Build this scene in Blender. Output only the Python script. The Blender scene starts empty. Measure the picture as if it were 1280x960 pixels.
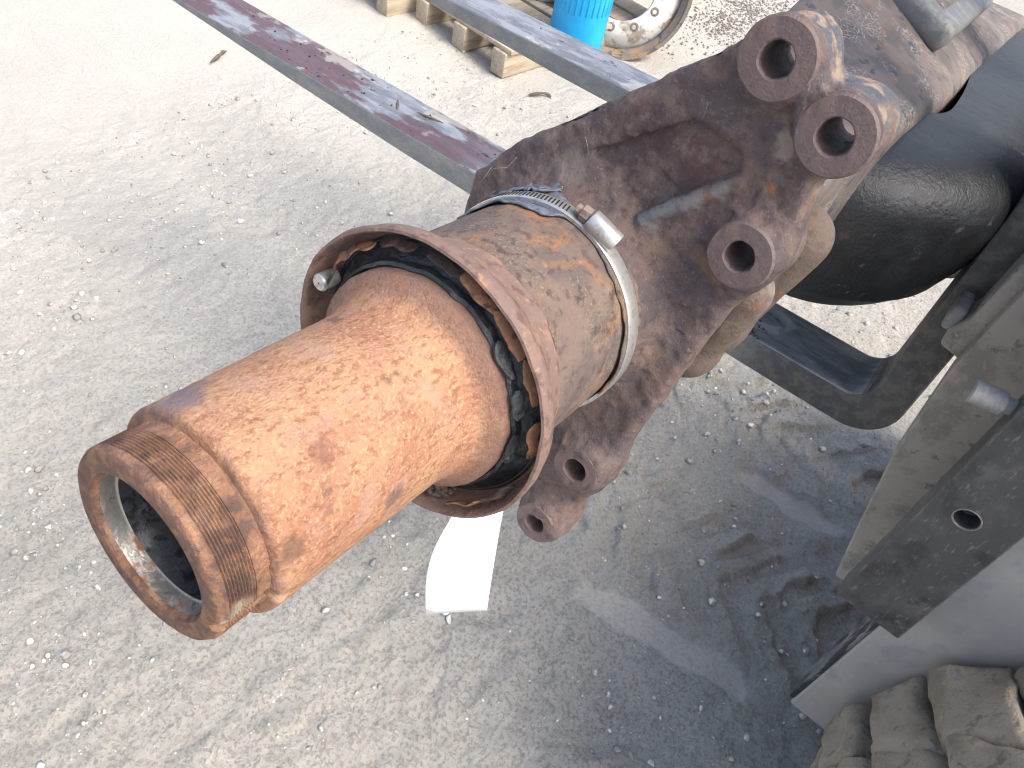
import bpy, bmesh, math, random
import numpy as np
from mathutils import Matrix, Vector
random.seed(7); rng = np.random.default_rng(7)
scene = bpy.context.scene
COL = scene.collection

# ------------------------------------------------------------------ camera
CAM_H = 1.5
cam_d = bpy.data.cameras.new('camera'); cam = bpy.data.objects.new('camera', cam_d); COL.objects.link(cam)
R_ = Vector((0.6001, -0.7825, 0.1661)); Dn = Vector((-0.5202, -0.5394, -0.6622)); Fw = Vector((0.6078, 0.3110, -0.7307))
Fw.normalize(); R_ = (R_ - Fw * R_.dot(Fw)).normalized(); Up = R_.cross(Fw)
cam.matrix_world = Matrix(((R_.x, Up.x, -Fw.x, 0), (R_.y, Up.y, -Fw.y, 0), (R_.z, Up.z, -Fw.z, CAM_H), (0, 0, 0, 1)))
cam_d.sensor_width = 36; cam_d.lens = 970 / 1280 * 36
cam_d.clip_start = 0.02; cam_d.clip_end = 500
cam_d.dof.use_dof = True; cam_d.dof.focus_distance = 0.56; cam_d.dof.aperture_fstop = 40
scene.camera = cam
scene.render.filter_size = 1.0
try: scene.cycles.filter_width = 1.0
except Exception: pass

# ------------------------------------------------------------------ light
SUN_EL, SUN_AZ_X = math.radians(54), -0.05
w = bpy.data.worlds.new('World'); scene.world = w; w.use_nodes = True
wn = w.node_tree; bg = wn.nodes['Background']
sky = wn.nodes.new('ShaderNodeTexSky'); sky.sky_type = 'NISHITA'; sky.sun_disc = False
sky.sun_elevation = SUN_EL; sky.sun_rotation = math.radians(180)
sky.air_density = 1.0; sky.dust_density = 4.5; sky.ozone_density = 1.0
wn.links.new(sky.outputs[0], bg.inputs[0]); bg.inputs[1].default_value = 0.15
sd = bpy.data.lights.new('sun', 'SUN'); sd.energy = 1.5; sd.angle = math.radians(24); sd.color = (1.0, 0.96, 0.90)
so = bpy.data.objects.new('sun', sd); COL.objects.link(so)
tr = Vector((SUN_AZ_X, math.cos(SUN_EL), -math.sin(SUN_EL)))
so.rotation_euler = tr.to_track_quat('-Z', 'Y').to_euler(); so.location = (0, -3, 5)
vs = scene.view_settings
vs.view_transform = 'Standard'; vs.look = 'None'; vs.exposure = 1.2; vs.gamma = 1.0; vs.use_curve_mapping = False

# ------------------------------------------------------------------ helpers
def tag(o, label=None, cat=None, group=None, kind=None):
    if label: o['label'] = label
    if cat: o['category'] = cat
    if group: o['group'] = group
    if kind: o['kind'] = kind
    return o
def empty(name, mat=None, loc=None):
    o = bpy.data.objects.new(name, None); COL.objects.link(o)
    if mat is not None: o.matrix_world = mat
    if loc is not None: o.location = loc
    o.empty_display_size = 0.05
    return o
def link(name, me, mat, parent=None, smooth=True):
    o = bpy.data.objects.new(name, me); COL.objects.link(o)
    if mat is not None and not me.materials: me.materials.append(mat)
    if smooth: me.polygons.foreach_set('use_smooth', [True] * len(me.polygons))
    if parent is not None: o.parent = parent
    return o
def mesh(name, v, f):
    me = bpy.data.meshes.new(name); me.from_pydata([tuple(map(float, p)) for p in v], [], [tuple(map(int, q)) for q in f]); me.update(); return me
def sharp(o, deg=35):
    me = o.data; bm = bmesh.new(); bm.from_mesh(me); lim = math.radians(deg)
    for e in bm.edges:
        if len(e.link_faces) == 2: e.smooth = e.calc_face_angle(0) < lim
    bm.to_mesh(me); bm.free(); return o
def fixn(me):
    bm = bmesh.new(); bm.from_mesh(me); bmesh.ops.recalc_face_normals(bm, faces=bm.faces); bm.to_mesh(me); bm.free()
def hash3(i, j, k, seed):
    n = (i * 374761393 + j * 668265263 + k * 1274126177 + seed * 974711) & 0xFFFFFFFF
    n = ((n ^ (n >> 13)) * 1274126177) & 0xFFFFFFFF
    n = n ^ (n >> 16)
    return (n & 0xFFFF) / 65535.0
def vnoise(x, y, z=0.0, seed=0):
    x = np.asarray(x, float); y = np.asarray(y, float); z = np.broadcast_to(np.asarray(z, float), np.broadcast(x, y).shape)
    xi, yi, zi = np.floor(x).astype(np.int64), np.floor(y).astype(np.int64), np.floor(z).astype(np.int64)
    fx, fy, fz = x - xi, y - yi, z - zi
    fx = fx * fx * (3 - 2 * fx); fy = fy * fy * (3 - 2 * fy); fz = fz * fz * (3 - 2 * fz)
    r = 0
    for a in (0, 1):
        for b in (0, 1):
            for c in (0, 1):
                wgt = (fx if a else 1 - fx) * (fy if b else 1 - fy) * (fz if c else 1 - fz)
                r = r + wgt * hash3(xi + a, yi + b, zi + c, seed)
    return r * 2 - 1
def fbm(x, y, z=0.0, oct=4, seed=0):
    a, f, r = 1.0, 1.0, 0.0
    for k in range(oct):
        r = r + a * vnoise(x * f, y * f, np.asarray(z) * f, seed + k * 17); a *= 0.5; f *= 2.03
    return r
def lathe(name, prof, mat, parent, n=160, disp=None, closed=True, a0=0.0, a1=2 * math.pi, smooth_deg=35):
    """surface of revolution about the local X axis; prof = [(s, r)]"""
    full = abs(a1 - a0 - 2 * math.pi) < 1e-6
    m = n if full else n + 1
    th = a0 + (a1 - a0) * np.arange(m) / n
    P = np.array(prof, float); k = len(P)
    S = np.repeat(P[:, 0:1], m, 1); Rr = np.repeat(P[:, 1:2], m, 1); T = np.repeat(th[None], k, 0)
    if disp is not None: S, Rr = disp(S, Rr, T)
    v = np.stack([S, Rr * np.cos(T), Rr * np.sin(T)], -1).reshape(-1, 3)
    f = []
    for i in range(k if closed else k - 1):
        i2 = (i + 1) % k
        for j in range(n):
            j2 = (j + 1) % m
            f.append((i * m + j, i2 * m + j, i2 * m + j2, i * m + j2))
    me = mesh(name, v, f); fixn(me)
    return sharp(link(name, me, mat, parent), smooth_deg)
def boxm(name, sx, sy, sz, bev=0.003, seg=2):
    bm = bmesh.new(); bmesh.ops.create_cube(bm, size=1.0)
    for v in bm.verts: v.co = Vector((v.co.x * sx, v.co.y * sy, v.co.z * sz))
    if bev: bmesh.ops.bevel(bm, geom=list(bm.edges), offset=bev, segments=seg, affect='EDGES', profile=0.5)
    me = bpy.data.meshes.new(name); bm.to_mesh(me); bm.free(); return me
def prism(name, poly, x0, x1, mat, parent, bev=0.003, axis='x'):
    """polygon [(y, z)] extruded from x0 to x1"""
    bm = bmesh.new()
    a = [bm.verts.new((x0, p[0], p[1])) for p in poly]; b = [bm.verts.new((x1, p[0], p[1])) for p in poly]
    bm.faces.new(a); bm.faces.new(b[::-1]); n = len(poly)
    for i in range(n): bm.faces.new((a[i], b[i], b[(i + 1) % n], a[(i + 1) % n]))
    bmesh.ops.recalc_face_normals(bm, faces=bm.faces)
    if bev: bmesh.ops.bevel(bm, geom=[e for e in bm.edges if e.calc_face_angle(0) > 0.3], offset=bev, segments=3, affect='EDGES', profile=0.5)
    me = bpy.data.meshes.new(name); bm.to_mesh(me); bm.free()
    return sharp(link(name, me, mat, parent), 40)
def tube_mesh(name, pts, r, n=8):
    pts = [Vector(p) for p in pts]; v = []; f = []
    up = Vector((0.3, 0.2, 1)).normalized()
    for i, p in enumerate(pts):
        t = (pts[min(i + 1, len(pts) - 1)] - pts[max(i - 1, 0)]).normalized()
        a = t.cross(up).normalized(); b = t.cross(a)
        rr = r[i] if isinstance(r, (list, tuple)) else r
        for k in range(n):
            c = 2 * math.pi * k / n; v.append(p + rr * (math.cos(c) * a + math.sin(c) * b))
    for i in range(len(pts) - 1):
        for k in range(n): f.append((i * n + k, i * n + (k + 1) % n, (i + 1) * n + (k + 1) % n, (i + 1) * n + k))
    f.append(tuple(range(n))[::-1]); f.append(tuple((len(pts) - 1) * n + k for k in range(n)))
    return mesh(name, v, f)
# ---- signed distance fields -> mesh (surface nets), for cast iron with real fillets
def smin(a, b, k):
    h = np.clip(0.5 + 0.5 * (b - a) / k, 0, 1); return b * (1 - h) + a * h - k * h * (1 - h)
def smax(a, b, k): return -smin(-a, -b, k)
def sd_poly(x, y, poly):
    P = np.array(poly); n = len(P)
    d = np.full(x.shape, 1e9); s = np.ones(x.shape)
    for i in range(n):
        a, b = P[i], P[i - 1]; ex, ey = b - a; wx, wy = x - a[0], y - a[1]
        t = np.clip((wx * ex + wy * ey) / (ex * ex + ey * ey), 0, 1)
        d = np.minimum(d, (wx - ex * t) ** 2 + (wy - ey * t) ** 2)
        c1 = y >= a[1]; c2 = y < b[1]; c3 = ex * wy > ey * wx
        flip = (c1 & c2 & c3) | (~c1 & ~c2 & ~c3); s = np.where(flip, -s, s)
    return s * np.sqrt(d)
def extrude_sd(d2, s, s0, s1, r):
    wx = d2 + r; wy = np.abs(s - (s0 + s1) / 2) - (s1 - s0) / 2 + r
    return np.minimum(np.maximum(wx, wy), 0) + np.sqrt(np.maximum(wx, 0) ** 2 + np.maximum(wy, 0) ** 2) - r
def capsule(S, U, V, a, b, r):
    a, b = np.array(a), np.array(b); e = b - a
    px, py, pz = S - a[0], U - a[1], V - a[2]
    t = np.clip((px * e[0] + py * e[1] + pz * e[2]) / (e @ e), 0, 1)
    return np.sqrt((px - e[0] * t) ** 2 + (py - e[1] * t) ** 2 + (pz - e[2] * t) ** 2) - r
def nets(f, ax):
    x, y, z = ax; ins = f < 0
    nx, ny, nz = f.shape
    c = sum(ins[i:nx - 1 + i, j:ny - 1 + j, k:nz - 1 + k].astype(np.int8) for i in (0, 1) for j in (0, 1) for k in (0, 1))
    act = np.argwhere((c > 0) & (c < 8)); idx = np.full((nx - 1, ny - 1, nz - 1), -1, np.int64)
    idx[tuple(act.T)] = np.arange(len(act))
    acc = np.zeros((len(act), 3)); cnt = np.zeros(len(act))
    I, J, K = act.T
    for axis in range(3):
        for a in (0, 1):
            for b in (0, 1):
                o0 = [0, 0, 0]; others = [q for q in range(3) if q != axis]; o0[others[0]] = a; o0[others[1]] = b
                o1 = list(o0); o1[axis] = 1
                f0 = f[I + o0[0], J + o0[1], K + o0[2]]; f1 = f[I + o1[0], J + o1[1], K + o1[2]]
                m = (f0 < 0) != (f1 < 0); t = np.where(m, f0 / np.where(m, f0 - f1, 1), 0)
                p = np.array([o0] * len(act), float); p[:, axis] += t
                acc += p * m[:, None]; cnt += m
    g = act + acc / cnt[:, None]
    h = np.array([x[1] - x[0], y[1] - y[0], z[1] - z[0]]); v = g * h + np.array([x[0], y[0], z[0]])
    F = []
    for axis in range(3):
        sl0 = [slice(1, -1)] * 3; sl0[axis] = slice(0, -1); sl1 = [slice(1, -1)] * 3; sl1[axis] = slice(1, None)
        s0, s1 = ins[tuple(sl0)], ins[tuple(sl1)]
        e = np.argwhere(s0 != s1)
        off = np.array([1, 1, 1]); off[axis] = 0; e = e + off
        flip = ins[tuple(e.T)]
        o = [q for q in range(3) if q != axis]
        def cell(da, db):
            q = e.copy(); q[:, o[0]] -= da; q[:, o[1]] -= db; return idx[tuple(q.T)]
        quad = np.stack([cell(1, 1), cell(0, 1), cell(0, 0), cell(1, 0)], 1)
        if axis == 1: flip = ~flip
        quad[~flip] = quad[~flip][:, ::-1]
        F.append(quad)
    F = np.concatenate(F)
    return v, F[(F >= 0).all(1)]
def mesh_np(name, v, F):
    me = bpy.data.meshes.new(name); me.vertices.add(len(v)); me.vertices.foreach_set('co', np.asarray(v, np.float32).ravel())
    k = F.shape[1]; me.loops.add(F.size); me.loops.foreach_set('vertex_index', F.ravel().astype(np.int32))
    me.polygons.add(len(F)); me.polygons.foreach_set('loop_start', np.arange(0, F.size, k, dtype=np.int32)); me.update(calc_edges=True); me.validate(); return me

# ------------------------------------------------------------------ materials
def lin(r, g, b):
    def c(x):
        x /= 255.0; return x / 12.92 if x <= 0.04045 else ((x + 0.055) / 1.055) ** 2.4
    return (c(r), c(g), c(b), 1.0)
class NT:
    def __init__(s, name):
        s.m = bpy.data.materials.new(name); s.m.use_nodes = True; s.t = s.m.node_tree; s.b = s.t.nodes['Principled BSDF']
        s.co = s.t.nodes.new('ShaderNodeTexCoord').outputs['Object']
    def n(s, k, **kw):
        q = s.t.nodes.new(k)
        for a, b in kw.items(): setattr(q, a, b)
        return q
    def l(s, a, b): s.t.links.new(a, b)
    def mapped(s, scale=(1, 1, 1), rot=(0, 0, 0), loc=(0, 0, 0)):
        q = s.n('ShaderNodeMapping'); q.inputs['Scale'].default_value = scale; q.inputs['Rotation'].default_value = rot; q.inputs['Location'].default_value = loc
        s.l(s.co, q.inputs['Vector']); return q.outputs[0]
    def noise(s, scale, detail=4, rough=0.55, stretch=(1, 1, 1), dist=0.0, loc=(0, 0, 0)):
        q = s.n('ShaderNodeTexNoise'); q.inputs['Scale'].default_value = scale; q.inputs['Detail'].default_value = detail
        q.inputs['Roughness'].default_value = rough; q.inputs['Distortion'].default_value = dist
        s.l(s.mapped(stretch, loc=loc), q.inputs['Vector']); return q.outputs[0]
    def voro(s, scale, feature='F1', stretch=(1, 1, 1)):
        q = s.n('ShaderNodeTexVoronoi', feature=feature); q.inputs['Scale'].default_value = scale; s.l(s.mapped(stretch), q.inputs['Vector']); return q.outputs['Distance']
    def ramp(s, x, lo, hi, a=0.0, b=1.0):
        q = s.n('ShaderNodeMapRange', interpolation_type='SMOOTHSTEP'); q.inputs[1].default_value = lo; q.inputs[2].default_value = hi; q.inputs[3].default_value = a; q.inputs[4].default_value = b
        s.l(x, q.inputs[0]); return q.outputs[0]
    def math(s, op, a, b=None):
        q = s.n('ShaderNodeMath', operation=op)
        for i, x in enumerate((a, b)):
            if x is None: continue
            if isinstance(x, (int, float)): q.inputs[i].default_value = x
            else: s.l(x, q.inputs[i])
        return q.outputs[0]
    def mix(s, f, a, b):
        q = s.n('ShaderNodeMix', data_type='RGBA')
        for i, x in ((0, f), (6, a), (7, b)):
            if isinstance(x, (tuple, list, float, int)): q.inputs[i].default_value = x
            else: s.l(x, q.inputs[i])
        return q.outputs[2]
    def mixf(s, f, a, b):
        q = s.n('ShaderNodeMix', data_type='FLOAT')
        for i, x in ((0, f), (2, a), (3, b)):
            if isinstance(x, (float, int)): q.inputs[i].default_value = x
            else: s.l(x, q.inputs[i])
        return q.outputs[0]
    def sep(s):
        q = s.n('ShaderNodeSeparateXYZ'); s.l(s.co, q.inputs[0]); return q.outputs
    def bump(s, h, dist, strength=1.0, prev=None):
        q = s.n('ShaderNodeBump'); q.inputs['Distance'].default_value = dist; q.inputs['Strength'].default_value = strength
        s.l(h, q.inputs['Height'])
        if prev is not None: s.l(prev, q.inputs['Normal'])
        return q.outputs[0]
    def done(s, col=None, rough=None, metal=None, normal=None, spec=None):
        for k, x in (('Base Color', col), ('Roughness', rough), ('Metallic', metal), ('Normal', normal), ('Specular IOR Level', spec)):
            if x is None: continue
            if isinstance(x, (tuple, float, int)): s.b.inputs[k].default_value = x
            else: s.l(x, s.b.inputs[k])
        return s.m
def layered(name, base, layers, rough=0.8, bumps=(), metal=0.0, spec=0.4):
    """layers: (colour, scale, detail, lo, hi, stretch, strength[, roughness])"""
    t = NT(name); col = base; ro = rough; prev = None
    for k, L in enumerate(layers):
        c, sc, de, lo, hi, st, stg = L[:7]
        m = t.ramp(t.noise(sc, de, 0.6, st, loc=(k * 3.1, k * 1.7, k * 2.3)), lo, hi, 0, stg)
        col = t.mix(m, col, c)
        if len(L) > 7: ro = t.mixf(m, ro, L[7])
    for sc, de, dist in bumps:
        prev = t.bump(t.noise(sc, de, 0.65), dist, 1.0, prev)
    return t.done(col, ro, metal, prev, spec)
ONE = (1, 1, 1)
STAINS = [((.0606, -.0313, .0390), .008, .45, lin(116, 86, 76)), ((.0899, -.0498, .0045), .0075, .65, lin(96, 84, 80)), ((.0316, -.0472, .0165), .009, .75, lin(112, 84, 70)),
          ((.0520, -.0447, .0223), .004, .5, lin(120, 90, 78)), ((.0340, .0230, .0446), .014, .8, lin(118, 106, 112)), ((.0440, .0300, .0400), .012, .7, lin(124, 108, 112)), ((.0067, -.0446, -.0015), .006, .9, lin(216, 210, 196)), ((.0150, -.0440, -.0010), .004, .7, lin(200, 190, 168))]
def make_spindle_rust():
    t = NT('spindle_rust')
    col = t.mix(t.ramp(t.noise(28, 5), 0.38, 0.62), lin(184, 142, 110), lin(168, 122, 96))
    col = t.mix(t.ramp(t.noise(330, 5, 0.62, (0.6, 1, 1)), 0.46, 0.66, 0, 0.72), col, lin(136, 88, 68))
    col = t.mix(t.ramp(t.noise(520, 3), 0.5, 0.66, 0, 0.65), col, lin(200, 162, 124))
    col = t.mix(t.ramp(t.noise(60, 4, loc=(4, 2, 1)), 0.5, 0.7, 0, 0.6), col, lin(176, 144, 128))
    col = t.mix(t.ramp(t.noise(42, 4, 0.6, loc=(1.2, 5.1, 3.3)), 0.65, 0.72, 0, 0.75), col, lin(104, 86, 80))
    xs = t.sep()[0]
    wob = t.n('ShaderNodeTexNoise'); wob.inputs['Scale'].default_value = 120; wob.inputs['Detail'].default_value = 4
    vm = t.n('ShaderNodeVectorMath', operation='MULTIPLY_ADD'); vm.inputs[1].default_value = (.012, .012, .012); t.l(t.co, wob.inputs['Vector']); t.l(wob.outputs['Color'], vm.inputs[0]); t.l(t.co, vm.inputs[2])
    for (c, r_, k_, rgb) in STAINS:
        dm = t.n('ShaderNodeVectorMath', operation='DISTANCE'); t.l(vm.outputs[0], dm.inputs[0]); dm.inputs[1].default_value = (c[0] + .006, c[1] + .006, c[2] + .006)
        col = t.mix(t.ramp(dm.outputs['Value'], r_, r_ * .45, 0, k_), col, rgb)
    # darker, less oxidised collar, threads and end face
    m = t.math('MULTIPLY', t.ramp(xs, 0.030, 0.022), t.ramp(t.noise(70, 4), 0.35, 0.6, 0.35, 1))
    m = t.math('MAXIMUM', m, t.math('MULTIPLY', t.ramp(xs, 0.0022, 0.0008), 0.9))
    col = t.mix(m, col, t.mix(t.ramp(t.noise(150, 4), 0.45, 0.6), lin(98, 76, 68), lin(132, 98, 76)))
    # wiped blue-grey smear on the upper left of the shoulder
    m2 = t.math('MULTIPLY', t.ramp(t.noise(30, 4, loc=(.3, .2, .8)), 0.5, 0.58), t.math('MULTIPLY', t.ramp(t.math('ABSOLUTE', t.math('SUBTRACT', xs, 0.038)), 0.02, 0.006), t.ramp(t.sep()[1], 0.012, 0.03)))
    col = t.mix(m2, col, lin(112, 104, 112))
    # seal collar, brown-grey
    m3 = t.ramp(xs, 0.142, 0.158); col = t.mix(t.math('MULTIPLY', m3, t.ramp(t.noise(60, 4), 0.2, 0.5, 0.4, 0.9)), col, lin(124, 98, 88))
    nrm = t.bump(t.noise(230, 6, 0.75), 0.0022); nrm = t.bump(t.noise(800, 4), 0.0008, 1, nrm)
    return t.done(col, t.ramp(t.noise(200, 3), 0.3, 0.7, 0.62, 0.85), 0.0, nrm, 0.35)
M_spindle = make_spindle_rust()
def make_bore():
    t = NT('bore_steel')
    rust = t.ramp(t.noise(55, 5, 0.65), 0.5, 0.6)
    spots = t.ramp(t.noise(200, 5, 0.7), 0.6, 0.7, 0, 0.7)
    v = t.sep()[2]
    rust = t.math('MULTIPLY', rust, t.ramp(v, 0.02, -0.03))
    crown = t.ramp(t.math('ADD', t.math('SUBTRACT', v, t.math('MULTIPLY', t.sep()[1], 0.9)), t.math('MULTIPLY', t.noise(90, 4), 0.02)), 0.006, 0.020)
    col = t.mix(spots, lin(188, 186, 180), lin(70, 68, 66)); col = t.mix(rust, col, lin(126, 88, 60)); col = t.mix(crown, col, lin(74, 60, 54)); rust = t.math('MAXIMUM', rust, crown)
    return t.done(col, t.mixf(rust, 0.34, 0.8), t.mixf(rust, 0.85, 0.0), t.bump(t.noise(400, 4), 0.0003))
M_bore = make_bore()
M_bore_dark = layered('bore_inner', lin(72, 75, 78), [(lin(120, 122, 124), 60, 5, 0.5, 0.68, ONE, 0.7), (lin(40, 38, 36), 150, 4, 0.5, 0.6, ONE, 0.8)], 0.5, [(200, 4, 0.0006)], metal=0.5)
def make_sleeve():
    t = NT('sleeve_rust')
    col = t.mix(t.ramp(t.noise(36, 5), 0.4, 0.6), lin(112, 97, 88), lin(94, 84, 80))
    col = t.mix(t.ramp(t.noise(30, 5, 0.65, (0.6, 1, 1), 0.6), 0.52, 0.7, 0, 0.7), col, lin(148, 104, 66))
    col = t.mix(t.ramp(t.noise(70, 5, 0.6, loc=(2, 3, 5)), 0.58, 0.74, 0, 0.7), col, lin(164, 112, 66))
    crust = t.math('MULTIPLY', t.ramp(t.noise(26, 3, loc=(7, 1, 2)), 0.46, 0.6), t.ramp(t.noise(330, 5, 0.75), 0.44, 0.68))
    col = t.mix(t.math('MULTIPLY', crust, 0.6), col, lin(168, 158, 144))
    col = t.mix(t.ramp(t.noise(160, 4, loc=(5, 5, 1)), 0.52, 0.66, 0, 0.75), col, lin(80, 68, 66))
    nrm = t.bump(t.noise(120, 6, 0.7), 0.0018); nrm = t.bump(crust, 0.0006, 1, nrm); nrm = t.bump(t.noise(700, 3), 0.0004, 1, nrm)
    return t.done(col, 0.85, 0.0, nrm, 0.3)
M_sleeve = make_sleeve()
M_lip = layered('lip_rust', lin(118, 99, 91), [(lin(140, 112, 95), 45, 5, 0.5, 0.66, ONE, 0.8), (lin(96, 74, 68), 90, 5, 0.52, 0.62, ONE, 0.8), (lin(170, 128, 100), 240, 4, 0.58, 0.68, ONE, 0.6)], 0.82, [(150, 6, 0.0012), (700, 3, 0.0003)], spec=0.3)
M_rubber = layered('cracked_black_rubber', lin(38, 42, 45), [(lin(64, 70, 74), 60, 5, 0.52, 0.66, ONE, 0.8), (lin(98, 82, 66), 75, 5, 0.6, 0.68, ONE, 0.7, 0.9), (lin(22, 23, 24), 130, 4, 0.55, 0.62, ONE, 0.7)], 0.42, [(90, 5, 0.0025), (400, 4, 0.0006)], spec=0.6)
M_mud = layered('caked_soil', lin(98, 88, 78), [(lin(70, 60, 54), 200, 5, 0.45, 0.6, ONE, 0.8), (lin(140, 128, 112), 300, 4, 0.56, 0.66, ONE, 0.6)], 0.95, [(220, 5, 0.002)])
M_flake = layered('rust_flake', lin(122, 88, 66), [(lin(150, 108, 74), 150, 4, 0.5, 0.62, ONE, 0.8), (lin(66, 54, 50), 120, 4, 0.56, 0.64, ONE, 0.9)], 0.85, [(300, 5, 0.0006)])
M_flake_dark = layered('dark_scale_flake', lin(56, 46, 44), [(lin(92, 66, 54), 120, 4, 0.52, 0.66, ONE, 0.8)], 0.85, [(300, 5, 0.0006)])
BSTAINS = [((.305, -.040, .078), .009, .85, lin(120, 122, 126)), ((.305, -.049, .089), .009, .85, lin(112, 114, 118)), ((.305, -.060, .100), .010, .8, lin(124, 124, 126)), ((.305, -.072, .113), .009, .7, lin(118, 118, 120)),
           ((.306, -.088, .070), .012, .6, lin(134, 108, 84)), ((.305, -.078, .072), .010, .5, lin(128, 104, 84)), ((.306, -.095, .125), .007, .9, lin(168, 112, 66)), ((.308, -.020, .060), .014, .6, lin(146, 136, 124)), ((.308, .020, .082), .014, .5, lin(142, 132, 122)),
           ((.309, -.093, .150), .010, .7, lin(160, 146, 132)), ((.310, -.020, .120), .022, .7, lin(74, 58, 62)), ((.310, -.050, .118), .02, .6, lin(88, 62, 60))]
def make_bracket():
    t = NT('cast_bracket_rust')
    col = t.mix(t.ramp(t.noise(22, 6, 0.65), 0.42, 0.6), lin(108, 92, 87), lin(86, 77, 79))
    col = t.mix(t.ramp(t.noise(34, 6, 0.65, loc=(3, 8, 1)), 0.55, 0.66, 0, 0.6), col, lin(124, 103, 87))
    col = t.mix(t.ramp(t.noise(180, 5, 0.6), 0.52, 0.66, 0, 0.6), col, lin(74, 60, 61))
    col = t.mix(t.ramp(t.noise(90, 5, 0.6, loc=(1, 4, 9)), 0.64, 0.72, 0, 0.6), col, lin(150, 104, 70))
    col = t.mix(t.ramp(t.noise(420, 3), 0.62, 0.72, 0, 0.5), col, lin(156, 128, 112))
    s_ = t.sep()
    paint = t.math('MULTIPLY', t.math('MULTIPLY', t.ramp(s_[0], 0.310, 0.318), t.ramp(t.math('SUBTRACT', s_[2], t.math('MULTIPLY', s_[1], 0.6)), 0.205, 0.22)), t.ramp(t.noise(40, 5, loc=(1, 1, 6)), 0.42, 0.5, 0, 0.8))
    col = t.mix(paint, col, t.mix(t.ramp(t.noise(70, 5), 0.45, 0.58), lin(84, 90, 98), lin(158, 138, 122)))
    wob = t.n('ShaderNodeTexNoise'); wob.inputs['Scale'].default_value = 140; wob.inputs['Detail'].default_value = 4
    vm = t.n('ShaderNodeVectorMath', operation='MULTIPLY_ADD'); vm.inputs[1].default_value = (.012, .012, .012); t.l(t.co, wob.inputs['Vector']); t.l(wob.outputs['Color'], vm.inputs[0]); t.l(t.co, vm.inputs[2])
    for (c, r_, k_, rgb) in BSTAINS:
        dm = t.n('ShaderNodeVectorMath', operation='DISTANCE'); t.l(vm.outputs[0], dm.inputs[0]); dm.inputs[1].default_value = (c[0] + .006, c[1] + .006, c[2] + .006)
        col = t.mix(t.ramp(dm.outputs['Value'], r_, r_ * .5, 0, k_), col, rgb)
    dust = t.math('MULTIPLY', t.ramp(t.noise(90, 6, 0.7, loc=(8, 8, 3)), 0.5, 0.72), t.ramp(t.sep()[2], 0.0, 0.12, 0.25, 0.6))
    col = t.mix(dust, col, lin(134, 122, 110))
    nrm = t.bump(t.noise(55, 6, 0.6), 0.0022); nrm = t.bump(t.noise(260, 6, 0.75), 0.0017, 1, nrm); nrm = t.bump(t.noise(900, 3), 0.0006, 1, nrm)
    return t.done(col, t.ramp(t.noise(120, 4), 0.3, 0.7, 0.55, 0.9), 0.0, nrm, 0.35)
M_bracket = make_bracket()
M_boss = layered('machined_boss_rust', lin(98, 84, 82), [(lin(112, 94, 86), 60, 5, 0.46, 0.64, ONE, 0.8), (lin(148, 104, 70), 60, 4, 0.62, 0.7, ONE, 0.7), (lin(90, 74, 74), 260, 4, 0.55, 0.65, ONE, 0.6)], 0.62, [(140, 6, 0.0016), (700, 4, 0.0005)], spec=0.45)
M_rearlug = layered('rear_lug_grime', lin(96, 84, 76), [(lin(138, 130, 122), 30, 5, 0.54, 0.68, ONE, 0.8), (lin(124, 84, 60), 60, 5, 0.58, 0.68, ONE, 0.8), (lin(84, 72, 62), 190, 4, 0.54, 0.64, ONE, 0.6)], 0.85, [(90, 6, 0.0025), (500, 4, 0.0006)])
def make_housing():
    t = NT('axle_housing_paint')
    b = t.noise(16, 5, 0.65)
    col = t.mix(t.ramp(t.noise(26, 5), 0.42, 0.62), lin(116, 106, 100), lin(94, 89, 86))
    col = t.mix(t.ramp(t.noise(45, 5, loc=(2, 6, 4)), 0.56, 0.66, 0, 0.8), col, lin(130, 104, 88))
    col = t.mix(t.ramp(t.noise(34, 5, loc=(9, 3, 4)), 0.6, 0.64, 0, 0.9), col, lin(66, 74, 84))
    cr = t.math('MULTIPLY', t.ramp(t.voro(140, 'DISTANCE_TO_EDGE'), 0.10, 0.02), t.ramp(t.noise(20, 3), 0.5, 0.58))
    col = t.mix(t.math('MULTIPLY', cr, 0.7), col, lin(172, 164, 156))
    nrm = t.bump(t.noise(70, 6, 0.65), 0.002); nrm = t.bump(cr, 0.0008, 1, nrm); nrm = t.bump(t.noise(500, 4), 0.0006, 1, nrm)
    return t.done(col, 0.75, 0, nrm, 0.4)
M_housing = make_housing()
M_black = layered('black_housing_paint', lin(26, 28, 30), [(lin(44, 48, 53), 14, 5, 0.5, 0.7, ONE, 0.7), (lin(70, 80, 104), 70, 5, 0.64, 0.7, ONE, 0.7), (lin(84, 64, 52), 26, 5, 0.64, 0.72, ONE, 0.7, 0.8), (lin(18, 18, 20), 40, 5, 0.5, 0.66, ONE, 0.6)], 0.42, [(30, 5, 0.003), (220, 6, 0.0012)], spec=0.5)
M_pad = layered('pale_grey_pad', lin(112, 113, 113), [(lin(140, 140, 137), 40, 5, 0.48, 0.64, ONE, 0.7), (lin(110, 96, 84), 60, 5, 0.58, 0.68, ONE, 0.8), (lin(84, 96, 112), 50, 4, 0.58, 0.68, ONE, 0.6)], 0.55, [(120, 6, 0.001)], spec=0.5)
M_zinc = layered('zinc_plated_steel', lin(186, 186, 182), [(lin(140, 138, 132), 200, 5, 0.5, 0.65, ONE, 0.7, 0.5), (lin(150, 116, 84), 160, 4, 0.64, 0.72, ONE, 0.6, 0.8)], 0.3, [(500, 4, 0.0001)], metal=0.65)
M_screw = layered('rusty_screw', lin(126, 112, 102), [(lin(94, 78, 68), 300, 4, 0.5, 0.6, ONE, 0.8)], 0.7, [(700, 4, 0.0004)])
M_slot = layered('dark_slot', lin(40, 38, 36), [], 0.8)
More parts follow.
